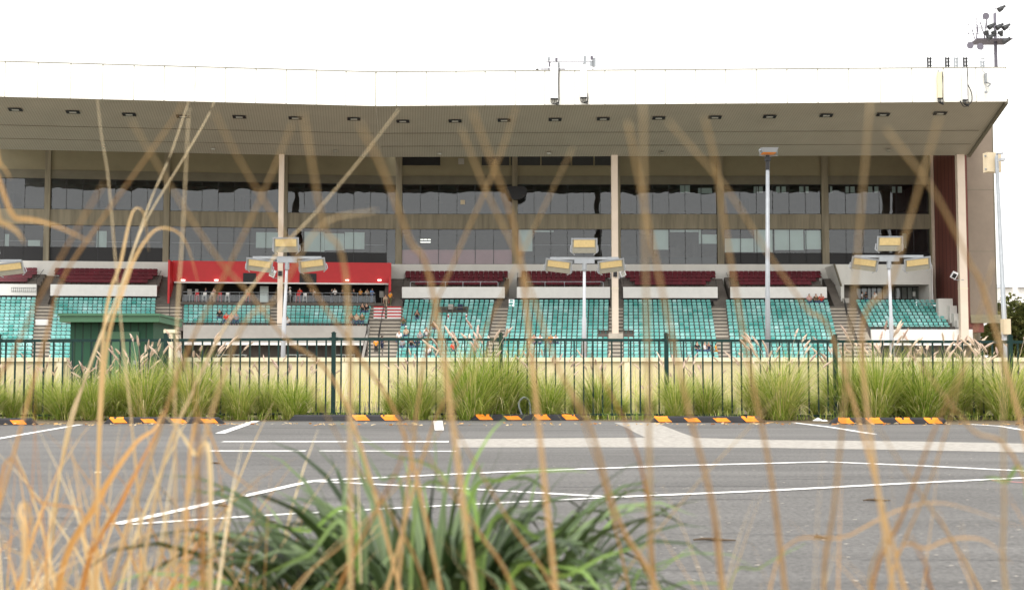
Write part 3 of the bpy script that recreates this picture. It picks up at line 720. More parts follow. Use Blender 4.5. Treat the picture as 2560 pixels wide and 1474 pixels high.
def srail(s, px0, px1, k0, k1, nm='handrail', m='blackrail', h=.95):
    g = MB(); pts = []
    n = 4
    for i in range(n + 1):
        k = k0 + (k1 - k0) * i / n; d = D0 + RUN * k; u = U(s, px0 + (px1 - px0) * i / n, d, 800); z = Z0 - RISE * k
        pts.append(W(s, u, d, z + h)); g.tube([W(s, u, d, z), W(s, u, d, z + h)], .03, 5)
    g.tube(pts, .035, 6); g.build(nm, M[m], gs)
srail('L', 963, 954, .3, 5); srail('L', 952, 946, 7, 11)
srail('R', 2112, 2118, 0.2, 3.5); srail('R', 2118, 2130, 4.2, 8); srail('R', 2132, 2142, 8.5, 12)
srail('L', 424, 424, 0, 6)

# ---- seats
def seat_into(g, pos, yaw, tint, wdt=.44):
    g.ct = tint; m = Matrix.Translation(pos) @ Matrix.Rotation(yaw, 4, 'Z')
    h = wdt / 2
    # backrest: slightly reclined shell with a rounded top
    lo = .55 if wdt < .5 else .44
    prof = [(-h * .92, lo), (h * .92, lo), (h, .7), (h * .72, .8), (-h * .72, .8), (-h, .7)]
    i = len(g.v)
    for yy in (0.0, .05):
        for x, z in prof:
            rec = (z - .42) * .3; bow = .05 * (1 - (x / h) ** 2)
            g.v.append(m @ V((x, .12 + yy + rec + (bow if yy == 0 else bow) * .6, z))); g.t.append(tint)
    g.f.append((i, i + 1, i + 2, i + 3, i + 4, i + 5)); g.f.append((i + 11, i + 10, i + 9, i + 8, i + 7, i + 6))
    for k in range(6): j = (k + 1) % 6; g.f.append((i + j, i + k, i + 6 + k, i + 6 + j))
    # seat pan with rolled front lip
    i = len(g.v)
    q = [(-h, .1, .4), (h, .1, .4), (h, -.22, .47), (-h, -.22, .47), (-h * .85, -.26, .38), (h * .85, -.26, .38), (h, .1, .35), (-h, .1, .35)]
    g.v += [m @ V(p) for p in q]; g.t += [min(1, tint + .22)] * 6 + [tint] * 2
    g.f += [(i, i + 1, i + 2, i + 3), (i + 3, i + 2, i + 5, i + 4), (i + 4, i + 5, i + 6, i + 7), (i, i + 3, i + 4, i + 7), (i + 1, i + 6, i + 5, i + 2)]
    # support leg
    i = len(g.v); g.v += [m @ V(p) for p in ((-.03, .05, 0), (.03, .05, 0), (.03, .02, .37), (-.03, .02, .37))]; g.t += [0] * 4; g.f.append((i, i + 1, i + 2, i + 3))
    g.ct = .5
YAW = {'R': 0.0, 'L': A}
protos = {}
def seat_proto(kind, ti, s):
    key = (kind, ti)
    if key not in protos:
        g = MB(); seat_into(g, V((0, 0, 0)), 0, ti,   .44 if kind == 'teal' else .56)
        o = g.build('stadium_seat', M['teal' if kind == 'teal' else 'redseat']); o.data.name = 'seat_mesh'; protos[key] = o.data; bpy.data.objects.remove(o)
    return protos[key]
tb = [('A', 'L', -140, 88, -150, 80, 0, 17, 'the teal block left of the kiosk'), ('B', 'L', 133, 388, 124, 385, 0, 17, 'the teal block behind the green kiosk'),
      ('C', 'L', 458, 675, 458, 675, 2, 7, ''), ('D', 'L', 716, 932, 713, 900, 2, 7, ''),
      ('E', 'R', 1010, 1236, 990, 1212, 0, 17, 'the block right of the red-edged stair'), ('F', 'R', 1272, 1523, 1254, 1519, 0, 17, 'the block just left of the centre column'),
      ('G', 'R', 1559, 1778, 1558, 1797, 0, 17, 'the block just right of the centre column'), ('H', 'R', 1815, 2073, 1828, 2103, 0, 17, 'the block behind the tall grey lamp pole'),
      ('I', 'R', 2141, 2340, 2206, 2416, 0, 8, '')]
seats = []
rs = random.Random(11)
stuff = MB()
for (nm, s, tl, tr, bl, br, k0, k1, desc) in tb:
    N = round((tr - tl) / 12.3)
    if nm == 'A': N = 18
    for k in range(k0, k1):
        d = D0 + RUN * k; t = k / 16; a, b = U(s, tl + (bl - tl) * t, d, 800), U(s, tr + (br - tr) * t, d, 800)
        for i in range(N):
            if nm == 'F' and i >= N - 2 and k in (9, 10): continue
            if nm == 'G' and i < 2 and k in (9, 10): continue
            if nm == 'E' and 7 <= i <= 12 and k in (2, 3): continue
            u = a + (b - a) * (i + .5) / N; pos = W(s, u, d, Z0 - RISE * k)
            c = noise.noise(V((i * .35 + ord(nm) * 7, k * .2, 0)))
            ti = min(5, max(0, int(2.4 + c * 3 + rs.gauss(0, .8)))) / 5
            if desc and k in (8, 9, 10) or (k == 7 and nm in ('E', 'F', 'G')): seats.append((nm, s, k, i, N, pos, ti, desc))
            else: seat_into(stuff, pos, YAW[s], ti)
seats = seats[:]
cut = seats[:300]
for x in seats[300:]: seat_into(stuff, x[5], YAW[x[1]], x[6])
for (nm, s, k, i, N, pos, ti, desc) in cut:
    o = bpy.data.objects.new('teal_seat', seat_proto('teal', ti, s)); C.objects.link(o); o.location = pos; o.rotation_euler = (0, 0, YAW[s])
    tag(o, f'teal seat {ORD[i + 1]} from left, {ORD[k + 1]} row down, {desc}', 'seat', 'teal seats of the lower tier')
tag(stuff.build('teal_seats', M['teal']), 'remaining rows of teal plastic seats across the lower tier', 'seats', kind='stuff')
stuff = MB(); nred = 0
udesc = ['the left-edge maroon block', 'the maroon block above the kiosk', 'the maroon block right of the red bar', 'the maroon block left of the centre column', 'the maroon block right of the centre column', 'the rightmost maroon block']
for k in range(4):
    for bi, (s, a_, b_, pa, pb) in enumerate(ublocks):
        d = UD0 + URUN * k; a, b = U(s, a_, d, 690), U(s, b_, d, 690); N = round((b_ - a_) / 12.2)
        for i in range(N):
            if k >= 2 and (i < 1 or i >= N - 1): continue
            if k >= 3 and (i < 2 or i >= N - 2): continue
            u = a + (b - a) * (i + .5) / N; pos = W(s, u, d, UZ0 - URISE * k); ti = rs.choice((.2, .4, .5, .6, .8))
            pxx = a_ + (b_ - a_) * (i + .5) / N
            if k < 3 and nred < 300 and pxx > -5:
                o = bpy.data.objects.new('maroon_seat', seat_proto('red', ti, s)); C.objects.link(o); o.location = pos; o.rotation_euler = (0, 0, YAW[s]); nred += 1
                tag(o, f'maroon seat {ORD[N - i]} from right, {ORD[k + 1]} row down, {udesc[bi]}', 'seat', 'maroon seats of the upper tier')
            else: seat_into(stuff, pos, YAW[s], ti, .56)
tag(stuff.build('maroon_seats', M['redseat']), 'remaining maroon plastic seats of the upper tier', 'seats', kind='stuff')

# ---- columns
for s, px0, px1, yb_, dd in (('L', 693, 706, 812, 12.0), ('R', 1530, 1546, 832, 13.0), ('R', 2400, 2419, 822, 12.6)):
    d = 13.0 if dd > 12.5 else 12.9
    u0, z0 = pix(s, px0, yb_, d); u1, _ = pix(s, px1, yb_, d)
    if px0 == 693: z0 = Z0 - RISE * 6 + 1.5
    g = MB(); g.sbox(s, u0, u1, d - .35, d + .3, z0 - 1.5, zb + .25); co = g.build('column', M['column'], gs)
    g = MB(); g.sbox(s, u0 - .03, u1 + .03, d - .38, d + .33, Z(722, 13) , Z(721, 13) + .03); g.build('collar', M['creamcap'], co)
    g = MB()
    if px0 != 2400: g.sbox(s, (u0 + u1) / 2 - .2, (u0 + u1) / 2 + .2, d + .3, d + .5, Z(692, 13), Z(680, 13)); g.build('junction_box', M['black'], co)
    pc = W(s, u1 + .45 if px0 == 1530 else u0 - .5, d + .3, Z(682 if px0 == 1530 else 686 if px0 < 1000 else 688, 13)) if px0 != 2400 else W(s, u0 - .6, d + .3, Z(688, 13))
    fl = thing('column_floodlight', {693: 'small white floodlight on the left cream column', 1530: 'small white floodlight on the right side of the centre column', 2400: 'small boxy white floodlight on the left side of the end column'}[px0], 'floodlight', pc, 'small floodlights on the columns')
    m_ = Matrix.Translation(pc) @ Matrix.Rotation(R(25 if px0 != 1530 else -25), 4, 'Y') @ Matrix.Rotation(R(20), 4, 'X')
    g = MB(); g.box(-.28, .28, -.15, .15, -.36, .36, m_); g.build('housing', M['antenna'], fl)
    g = MB(); g.box(-.2, .2, -.17, -.152, -.28, .2, m_); g.build('lens', M['black'] if px0 == 2400 else M['glazing_lens'], fl)
    g = MB(); tgt = W(s, (u0 + u1) / 2, d + .3, pc.z - .5); g.tube([pc, pc + V((0, .1, -.5)), tgt], .04, 5); g.build('bracket', M['galv'], fl)
g = MB(); u = U('R', 1538, 13.4, 835); g.sbox('R', u - .75, u + .75, 13.3, 14.2, Z(848, 14), Z(833, 14)); g.build('column_plinth', M['conc_step'], gs)

# ---- red bar bay
s = 'L'
ra, rb = U(s, 430, 2, 700), U(s, 966, 2, 700)
rb = min(rb, -.05)
zr0, zr1 = Z(708, 3), Z(660, 3)
g = MB(); g.sbox(s, U(s, 430, 3, 690), U(s, 978, 3, 690), 2.7, 3.0, zr0, zr1 + .15); redw = g.build('red_wall', M['red'], gs)
g = MB(); g.sbox(s, U(s, 430, 3, 690), U(s, 978, 3, 690), 0.4, 2.7, zr1, zr1 + .12); g.build('bar_roof', M['grey_wall'], gs)
g = MB(); g.sbox(s, U(s, 436, 3, 708), U(s, 972, 3, 708), 2.9, 3.25, zr0 - .17, zr0 - .005); g.build('canopy_beam', M['parapet'], gs)
zfl = Z(757, 5.4)
g = MB(); g.sbox(s, U(s, 428, 5, 700), U(s, 968, 5, 700), -7, 5.4, zfl - .3, zfl); g.build('bar_floor', M['riser'], gs)
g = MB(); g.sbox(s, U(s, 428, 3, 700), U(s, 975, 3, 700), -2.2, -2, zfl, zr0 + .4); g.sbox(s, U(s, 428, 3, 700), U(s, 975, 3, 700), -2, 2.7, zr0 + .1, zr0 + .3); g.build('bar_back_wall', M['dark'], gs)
g = MB(); g.sbox(s, U(s, 428, 3, 700), U(s, 433, 3, 700), .4, 5.3, zfl - .4, zr1); g.build('red_jamb', M['red'], gs)
g = MB(); g.sbox(s, U(s, 971, 3, 730), U(s, 977, 3, 730), 2.6, 5.3, zfl - .4, zr0 + .6); g.build('red_jamb', M['red'], gs)
for a, b, c, d in ((749, 791, 683, 707), (608, 640, 682, 706)):
    g = MB(); u0, z1 = pix(s, a, c, 3.1); u1, z0 = pix(s, b, d, 3.1); g.sbox(s, u0, u1, 3.0, 3.12, z0, z1)
    tag(g.build('wall_screen', M['black'], origin=W(s, (u0 + u1) / 2, 3.1, z0)), 'black switched-off screen on the red wall ' + ('right of the white column' if a == 749 else 'left of the white column'), 'screen', 'screens on the red wall')
for px in (458, 541, 868, 949):
    g = MB(); u, z = pix(s, px, 700, 3.2); c = W(s, u, 3.1, z); g.box(c.x - .2, c.x + .2, c.y - .22, c.y + .02, c.z - .06, c.z + .07); g.build('wall_lamp', M['lampon'], redw)
# posters
for px, py0, py1, w_ in ((473, 722, 738, 11), (491, 722, 735, 8), (954, 727, 743, 11), (616, 722, 736, 6)):
    g = MB(); u, z1 = pix(s, px, py0, 2.5); _, z0 = pix(s, px, py1, 2.5); hw = w_ / 46; g.sbox(s, u - hw, u + hw, 2.2, 2.25, z0, z1)
    g.sbox(s, u - .03, u + .03, 2.2, 2.22, zfl, z0)
    tag(g.build('notice_board', M['grey_wall'], origin=W(s, u, 2.2, zfl)), {473: 'larger pale notice board at the left end of the bar', 491: 'smaller pale notice board at the left end of the bar', 954: 'grey notice board at the right end of the bar', 616: 'narrow pale notice board left of the white column'}[px], 'notice board', 'notice boards in the bar')
g = MB(); u0, z1 = pix(s, 650, 715, 1); u1, _ = pix(s, 671, 715, 1); g.sbox(s, u0, u1, .8, 1, zfl, z1); g.build('bar_door', M['blind'], gs)
# bar rails
for a, b, dx in ((457, 692, 0), (716, 938, 0)):
    g = MB(); zt_ = Z(733, 5.3); u0, u1 = U(s, a, 5.3, 740), U(s, b, 5.3, 740)
    g.tube([W(s, u0, 5.3, zfl), W(s, u0, 5.3, zt_), W(s, u1, 5.3, zt_), W(s, u1, 5.3, zfl)], .035, 6); g.tube([W(s, u0, 5.3, zt_ - .3), W(s, u1, 5.3, zt_ - .3)], .02, 5)
    n = 10
    for k in range(1, n): u = u0 + (u1 - u0) * k / n; g.tube([W(s, u, 5.3, zfl), W(s, u, 5.3, zt_)], .02, 5)
    r_ = g.build('bar_rail', M['galv'], gs)
    g = MB(); g.face([W(s, u0 + .05, 5.28, zfl + .08), W(s, u1 - .05, 5.28, zfl + .08), W(s, u1 - .05, 5.28, zt_ - .33), W(s, u0 + .05, 5.28, zt_ - .33)]); g.build('glass_infill', M['clear'], r_)
def stool(px, m, label, tall=1.0):
    u, _ = pix(s, px, 750, 4.4); c = W(s, u, 4.4, zfl); t = thing('bar_stool', label, 'stool', c, 'bar stools behind the rail')
    g = MB(); g.box(c.x - .19, c.x + .19, c.y - .19, c.y + .19, c.z + .72, c.z + .78); g.build('seat', m, t)
    g = MB(); g.box(c.x - .19, c.x + .19, c.y + .16, c.y + .2, c.z + .78, c.z + 1.12); g.build('backrest', m, t)
    for ax in (-1, 1):
        for ay in (-1, 1):
            g = MB(); g.tube([c + V((ax * .22, ay * .2, 0)), c + V((ax * .16, ay * .16, .72))], .022, 5); g.build('leg', m, t)
    g = MB(); g.tube([c + V((-.2, -.19, .3)), c + V((.2, -.19, .3))], .018, 5); g.build('footrest', m, t)
for i, (px, m, col) in enumerate(((492, 'red', 'red bar stool furthest left behind the rail'), (511, 'parapet', 'white bar stool between two red stools at left'), (530, 'column', 'cream bar stool left of a red one'), (549, 'red', 'red bar stool beside the rightmost white stool'), (568, 'parapet', 'white bar stool rightmost of the left rail'), (620, 'red', 'red bar stool alone left of the white column'), (762, 'parapet', 'white bar stool among standing guests'), (745, 'red', 'red bar stool right of the white column'))):
    stool(px, M[m], col)
for i, px in enumerate((600, 735, 790, 850, 905)):
    u, _ = pix(s, px, 750, 3.6); c = W(s, u, 3.5, zfl); t = thing('bar_table', 'dark high bar table ' + ('left of the white column', 'just right of the white column', 'behind the second group of guests', 'behind the white-shirted guest', 'beside the blue-shirted guest')[i], 'table', c, 'high tables in the bar')
    g = MB(); g.box(c.x - .9, c.x + .9, c.y - .3, c.y + .3, c.z + 1.0, c.z + 1.05); g.build('table_top', M['dark'], t)
    for q in (-.7, .7): g = MB(); g.tube([c + V((q, 0, 0)), c + V((q, 0, 1.0))], .04, 6); g.build('leg', M['mull'], t)

# ---- grey parapet of the tunnel level (left) and white parapet (right)
def tunnel(s, a, b, ya, yb_, m, d, ybeam, items):
    u0, u1 = U(s, a, d, 830), U(s, b, d, 830); z1, z0 = Z(ya, d), Z(yb_, d)
    g = MB(); g.sbox(s, u0, u1, d - .25, d, z0, z1); pr = g.build('tunnel_parapet', M[m], gs)
    g = MB(); g.tube([W(s, u0, d - .1, z1 + .18), W(s, u1, d - .1, z1 + .18)], .035, 5)
    n = 9
    for k in range(n + 1): u = u0 + (u1 - u0) * k / n; g.tube([W(s, u, d - .1, z1), W(s, u, d - .1, z1 + .18)], .025, 5)
    g.build('top_rail', M['blackrail'], pr)
    g = MB(); g.sbox(s, u0, u1, d - .6, d + .25, Z(863, d), Z(857, d)); g.build('tunnel_beam', M['parapet'], gs)
    g = MB(); g.sbox(s, u0, u1, d - .6, d + .0, Z(857, d), z0); g.build('tunnel_lintel', M['grey_wall'] if m == 'grey_wall' else M['parapet'], gs)
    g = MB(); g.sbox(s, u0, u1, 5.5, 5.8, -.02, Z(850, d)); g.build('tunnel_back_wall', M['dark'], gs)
tunnel('L', 458, 916, 814, 846, 'grey_wall', 13.5, 858, 0)
tunnel('R', 2178, 2432, 823, 851, 'parapet', 12.6, 858, 0)
for a, b in ((-140, 455), (918, 955)):
    pass
for i, px in enumerate((728, 765, 850, 872, 600, 560)):
    c = W('L', U('L', px, 12.6, 885), 12.6, 0); z = P(px, 886, c.y).z; t = thing('cloth_table', 'small white clothed table under the grey parapet, ' + ('left of the dark opening', 'beside the floodlight pole', 'near the wide stair', 'closest to the wide stair', 'behind the kiosk side grass', 'farthest left of the row')[i], 'table', (c.x, c.y, z - .75), 'tables at the tunnel level')
    g = MB(); g.box(c.x - .7, c.x + .7, c.y - .4, c.y + .4, z - .05, z); g.build('table_top', M['blind'], t)
    for q in (-.6, .6): g = MB(); g.box(c.x + q - .04, c.x + q + .04, c.y - .3, c.y + .3, z - .75, z - .05); g.build('leg', M['grey_wall'], t)
    g = MB(); g.box(c.x - .8, c.x + .8, c.y - .5, c.y + .5, -.02, z - .752); g.build('dais', M['riser'], gs)
# sloped cheek of the wide stair
g = MB(); a_, b_ = pix('L', 922, 812, 11.2), pix('L', 905, 895, 17)
u0, u1 = a_[0], b_[0]
g.hexa([W('L', u0 - .1, 11.2, 0), W('L', u0 + .15, 11.2, 0), W('L', u1 + .15, 18.5, 0), W('L', u1 - .1, 18.5, 0)][::-1], [W('L', u0 - .1, 11.2, a_[1]), W('L', u0 + .15, 11.2, a_[1]), W('L', u1 + .15, 18.5, 1.9), W('L', u1 - .1, 18.5, 1.9)][::-1])
g.build('stair_cheek', M['grey_wall'], gs)
g = MB(); g.tube([W('L', u0, 11.2, a_[1] + .6), W('L', u1, 18, 2.6)], .04, 5); g.tube([W('L', u0, 11.2, a_[1]), W('L', u0, 11.2, a_[1] + .6)], .04, 5); g.build('cheek_rail', M['blackrail'], gs)

# ---- right end: white gallery box, glass doors, end stair, maroon wall, tower
s = 'R'
g = MB(); u0, u1 = U(s, 2086, 4.6, 680), U(s, 2329, 4.6, 680); zt_, zb_ = Z(661, 4.6), Z(711, 4.6); ul = U(s, 2103, 4.6, 711)
g.hexa([W(s, ul, 4.6, zb_), W(s, u1, 4.6, zb_), W(s, u1, .41, zb_), W(s, ul, .41, zb_)], [W(s, u0, 4.6, zt_), W(s, u1, 4.6, zt_), W(s, u1, .41, zt_), W(s, u0, .41, zt_)]); g.build('gallery_box', M['white_wall'], gs)
g = MB(); g.hexa([W(s, ul - .12, 4.9, zb_ - .2), W(s, ul + .03, 4.9, zb_ - .2), W(s, ul + .03, 4.6, zb_ - .2), W(s, ul - .12, 4.6, zb_ - .2)], [W(s, u0 - .12, 4.9, zt_ + .02), W(s, u0 + .03, 4.9, zt_ + .02), W(s, u0 + .03, 4.6, zt_ + .02), W(s, u0 - .12, 4.6, zt_ + .02)]); g.build('gallery_edge', M['beam'], gs)
zfl2 = Z0 + .15; dd = 1.2
g = MB(); g.sbox(s, U(s, 2098, 4, 730), U(s, 2106, 4, 730), .5, 4.7, zfl2 - .4, zb_); g.build('gallery_wall', M['white_wall'], gs); g = MB(); g.sbox(s, U(s, 2322, 4.6, 730), U(s, 2331, 4.6, 730), .5, 4.7, zfl2, zb_); g.build('gallery_wall', M['white_wall'], gs)
g = MB(); g.sbox(s, U(s, 2100, 4, 730), U(s, 2330, 4, 730), -4, 5.5, zfl2 - .4, zfl2); g.build('gallery_floor', M['riser'], gs)
g = MB(); g.sbox(s, U(s, 2105, 4, 730), U(s, 2326, 4, 730), -1.2, -1, zfl2, zb_); g.build('foyer_back_wall', M['interior'], gs)
dp = [2108, 2125, 2140, 2153, 2168, 2178, 2192, 2206, 2222, 2237, 2253, 2268, 2282, 2300]
for i, (a, b) in enumerate(zip(dp[:-1], dp[1:])):
    ua, ub = U(s, a, dd, 730), U(s, b, dd, 730)
    g = MB(); g.face([W(s, ua, dd, zfl2), W(s, ub, dd, zfl2), W(s, ub, dd, zb_), W(s, ua, dd, zb_)]); o = g.build('glass_door', M['glass'], gs)
    g = MB(); g.sbox(s, ua - .05, ua + .05, dd - .05, dd + .05, zfl2, zb_); g.sbox(s, ua + .05, ub - .05, dd - .04, dd + .04, zfl2 + .95, zfl2 + 1.02); g.sbox(s, ua + .05, ub - .05, dd - .04, dd + .04, zb_ - .1, zb_); g.build('frame', M['black'], o)
    if i in (2, 4, 6): g = MB(); g.sbox(s, ua + .08, ub - .08, -.9, -.85, zfl2 + .4, zb_ - .15); g.build('bright_window_beyond', M['blind'], o)
g = MB(); g.sbox(s, U(s, 2281, dd, 730), U(s, 2288, dd, 730), dd + .06, dd + .08, Z(740, dd), Z(729, dd)); g.build('notice', M['parapet'], gs)
g = MB(); g.sbox(s, U(s, 2108, 5, 755), U(s, 2123, 5, 755), 4.6, 5.1, Z0, Z(745, 5)); g.build('balcony_box', M['grey_wall'], gs)
g = MB(); n = 15
g.build('x', M['grey_wall']) if False else None
# maroon corrugated wall
g = MB(); u0, u1 = U(s, 2337, .6, 600), U(s, 2407, 11.9, 600)
zz0, zz1 = Z(830, 12), zb + 2.9; q = [W(s, u0, .6, 0), W(s, u1, 11.95, 0), W(s, u1 + 2, 11.95, 0), W(s, u0 + 2, .3, 0)]
g.hexa([p + V((0, 0, zz0)) for p in q], [p + V((0, 0, zz1)) for p in q]); g.build('maroon_cladding', M['maroon'], gs)
g = MB(); g.sbox(s, U(s, 2331, .6, 600), u0 - .002, .36, .65, Z(760, .6), zb + 2.9); g.build('cladding_edge', M['column'], gs)
# stepped white side wall of the end stair
g = MB()
for i, (x0, x1, yt) in enumerate(((2346, 2382, 746), (2374, 2392, 764), (2384, 2402, 783), (2392, 2408, 800))):
    d = 9.4 + i * .8; g.sbox(s, U(s, x0, d, 780), U(s, x1, d, 780), d - .7, d + .08, Z(812 + i * 4, d), Z(yt, d))
g.build('stair_side_wall', M['white_wall'], gs)
# tower
g = MB(); d = 12.0; u0, u1 = U(s, 2419, d, 500), U(s, 2484, d, 500)
q = [W(s, u0, d, 0), W(s, u1, d, 0), W(s, u1 + .5, 2, 0), W(s, u0 + 2.5, 2, 0)]; g.hexa([p + V((0, 0, Z(786, d))) for p in q], [p + V((0, 0, Z(250, d))) for p in q]); tw = g.build('stair_tower', M['tower'], gs)
g = MB()
for yy in (474, 628): g.sbox(s, u0, u1, d, d + .012, Z(yy + .5, d), Z(yy - .5, d))
g.sbox(s, u1, u1 + .12, d - .1, d + .03, Z(786, d), Z(250, d)); g.build('tower_joint', M['beam'], tw)
g = MB(); 
for i in range(3): g.sbox(s, u0, U(s, 2504, d, 800), d - .5 + i * .04, d + .15 + i * .05, Z(799 + i * 4, d), Z(795.5 + i * 4, d))
g.sbox(s, u0, u1 + .4, 2, d + .1, Z(795, d), Z(786, d) - .01); g.build('tower_beam', M['conc2'], gs)
g = MB(); g.sbox(s, u0 - 2, u1 + 1.3, -5, -4.8, 0, Z(790, d)); g.sbox(s, u1 - .6, u1 + .2, 6, 7, 0, Z(806, d)); g.build('undercroft_wall', M['conc'], gs)
g = MB(); c = W(s, U(s, 2443, d, 812), d - 1.5, Z(812, d - 1.5)); g.box(c.x - .3, c.x + .3, c.y - .2, c.y + .2, c.z, c.z + .1); g.build('undercroft_lamp', M['lampon'], gs)

# ------------------------------------------------------------------ distant house and trees at right
hs = thing('house', 'distant white house with low grey roofs behind the trees at right', 'house', P(2545, 740, 300))
g = MB(); a, b = P(2503, 735, 300), P(2700, 712, 300); g.box(a.x, b.x, 300, 312, 8, b.z - .6); g.build('wall', M['parapet'], hs)
g = MB()
for x0, x1 in ((2505, 2535), (2548, 2600), (2610, 2680)):
    p0, p1 = P(x0, 718, 299), P(x1, 718, 299); zt_ = P(x0, 711, 299).z; xm = (p0.x + p1.x) / 2
    i = len(g.v); g.v += [V((p0.x, 299, p0.z)), V((p1.x, 299, p0.z)), V((p1.x, 312, p0.z)), V((p0.x, 312, p0.z)), V((xm, 303, zt_ + .5)), V((xm, 308, zt_ + .5))]; g.t += [.5] * 6
    g.f += [(i, i + 1, i + 4), (i + 1, i + 2, i + 5, i + 4), (i + 2, i + 3, i + 5), (i + 3, i, i + 4, i + 5), (i, i + 3, i + 2, i + 1)]
g.build('roof', M['roofgrey'], hs)
def tree(x, y, zt_, r, label, seed):
    rr = random.Random(seed); t = thing('tree', label, 'tree', (x, y, 0), 'trees at the right edge')
    g = MB(); g.tube([(x, y, 0), (x + .2, y, zt_ * .35), (x - .1, y, zt_ * .7)], [.35, .25, .1], 7)
    for k in range(5): a = rr.random() * 6.28; g.tube([(x, y, zt_ * .3 + k * .4), (x + math.cos(a) * r * .6, y + math.sin(a) * r * .6, zt_ * .6 + k * .3)], [.14, .04], 5)
    g.build('trunk', M['bark'], t)
    g = MB(); cl = []
    for k in range(40):
        a = rr.random() * 6.28; q = r * rr.random() ** .5; cl.append((V((x + math.cos(a) * q, y + math.sin(a) * q, zt_ * (.3 + .62 * rr.random()) - q * .25)), rr.uniform(.16, .3) * r, rr.random()))
    for c, cr, tt in cl:
        for j in range(210):
            v = V((rr.gauss(0, 1), rr.gauss(0, 1), rr.gauss(0, 1))); v = v.normalized() * cr * rr.uniform(.6, 1.08)
            p = c + v; sz = rr.uniform(.2, .42); n1 = V((rr.gauss(0, 1), rr.gauss(0, 1), rr.gauss(0, 1))).normalized(); n2 = n1.cross(V((rr.random(), rr.random(), 1))).normalized()
            g.face([p - n1 * sz, p + n2 * sz * .6, p + n1 * sz, p - n2 * sz * .6], min(1, max(0, tt * .5 + .25 + rr.gauss(0, .15))))
    g.build('crown', M['leaf'], t)
for i, (px, py, Y, r, lab) in enumerate(((2575, 722, 180, 6.2, 'dense olive tree half cut off at the right edge'), (2515, 745, 172, 3.6, 'smaller olive tree beside the brown tower'), (2680, 730, 185, 6.5, 'olive tree beyond the right edge'), (2535, 800, 160, 3.0, 'low olive shrub tree under the taller trees at right'))):
    p = P(px, py, Y); tree(p.x, p.y, p.z, r, lab, 50 + i)

# ------------------------------------------------------------------ floodlight poles of the track
def head(t, c, w_, h_, tilt, roll, nm='lamp_head'):
    m_ = Matrix.Translation(c) @ Matrix.Rotation(roll, 4, 'Y') @ Matrix.Rotation(tilt, 4, 'X')
    g = MB(); i = 0; x, z = w_ / 2, h_ / 2
    g.hexa([m_ @ V(p) for p in ((-x, -.07, -z), (x, -.07, -z), (x * .8, .12, -z * .8), (-x * .8, .12, -z * .8))], [m_ @ V(p) for p in ((-x, -.07, z), (x, -.07, z), (x * .8, .12, z * .8), (-x * .8, .12, z * .8))])
    hd = g.build(nm, M['hous'], t)
    g = MB(); g.box(-x - .02, x + .02, -.1, -.072, z - .05, z + .03, m_); g.box(-x - .02, -x + .04, -.1, -.072, -z, z - .05, m_); g.box(x - .04, x + .02, -.1, -.072, -z, z - .05, m_); g.build('rim', M['galv'], hd)
    g = MB(); g.box(-x * .82, x * .82, -.09, -.074, -z * .18, z * .86, m_)
    g.build('led_panel', M['led'], hd)
    g = MB(); g.tube([m_ @ V((-x - .04, 0, 0)), m_ @ V((-x - .06, .02, -z * .75)), m_ @ V((-x * .75, .05, -z - .1))], .028, 5); g.tube([m_ @ V((x + .04, 0, 0)), m_ @ V((x + .06, .02, -z * .75)), m_ @ V((x * .75, .05, -z - .1))], .028, 5); g.build('bracket', M['whitemetal'], hd)
def triple(px, pyarm, pxb, label):
    Y = 60.0; c = P(px, pyarm, Y); b = P(pxb, 925, Y); k = 1 / 50.0
    t = thing('floodlight_pole', label, 'floodlight', (b.x, Y, 0), 'triple floodlights along the track')
    g = MB(); g.tube([(b.x, Y, 0), (b.x + (c.x - b.x) * .45, Y, 3.4), (b.x + (c.x - b.x) * .46, Y, 3.5), (c.x, Y, c.z - .15)], [.12, .11, .085, .07], 10); g.build('pole', M['whitemetal'], t, smooth=True)
    g = MB(); g.box(c.x - 1.72, c.x + 1.72, Y - .06, Y + .06, c.z - .06, c.z + .07); g.box(c.x - .5, c.x + .5, Y - .09, Y + .09, c.z - .25, c.z - .062); g.tube([(c.x, Y, c.z - .6), (c.x, Y, c.z - .25)], .12, 10); g.build('cross_arm', M['galv'], t)
    head(t, V((c.x - .02, Y - .2, c.z + .62)), 1.27, .72, R(10), 0)
    head(t, V((c.x - 1.32, Y - .25, c.z - .4)), 1.3, .62, R(16), R(7))
    head(t, V((c.x + 1.32, Y - .25, c.z - .4)), 1.3, .62, R(16), R(-7))
triple(-32, 652, -34, 'triple floodlight pole cut off by the left edge')
triple(718, 644, 705, 'triple floodlight pole in front of the red bar wall')
triple(1461, 646, 1460, 'triple floodlight pole left of the centre column')
triple(2222, 641, 2232, 'triple floodlight pole in front of the white gallery at right')
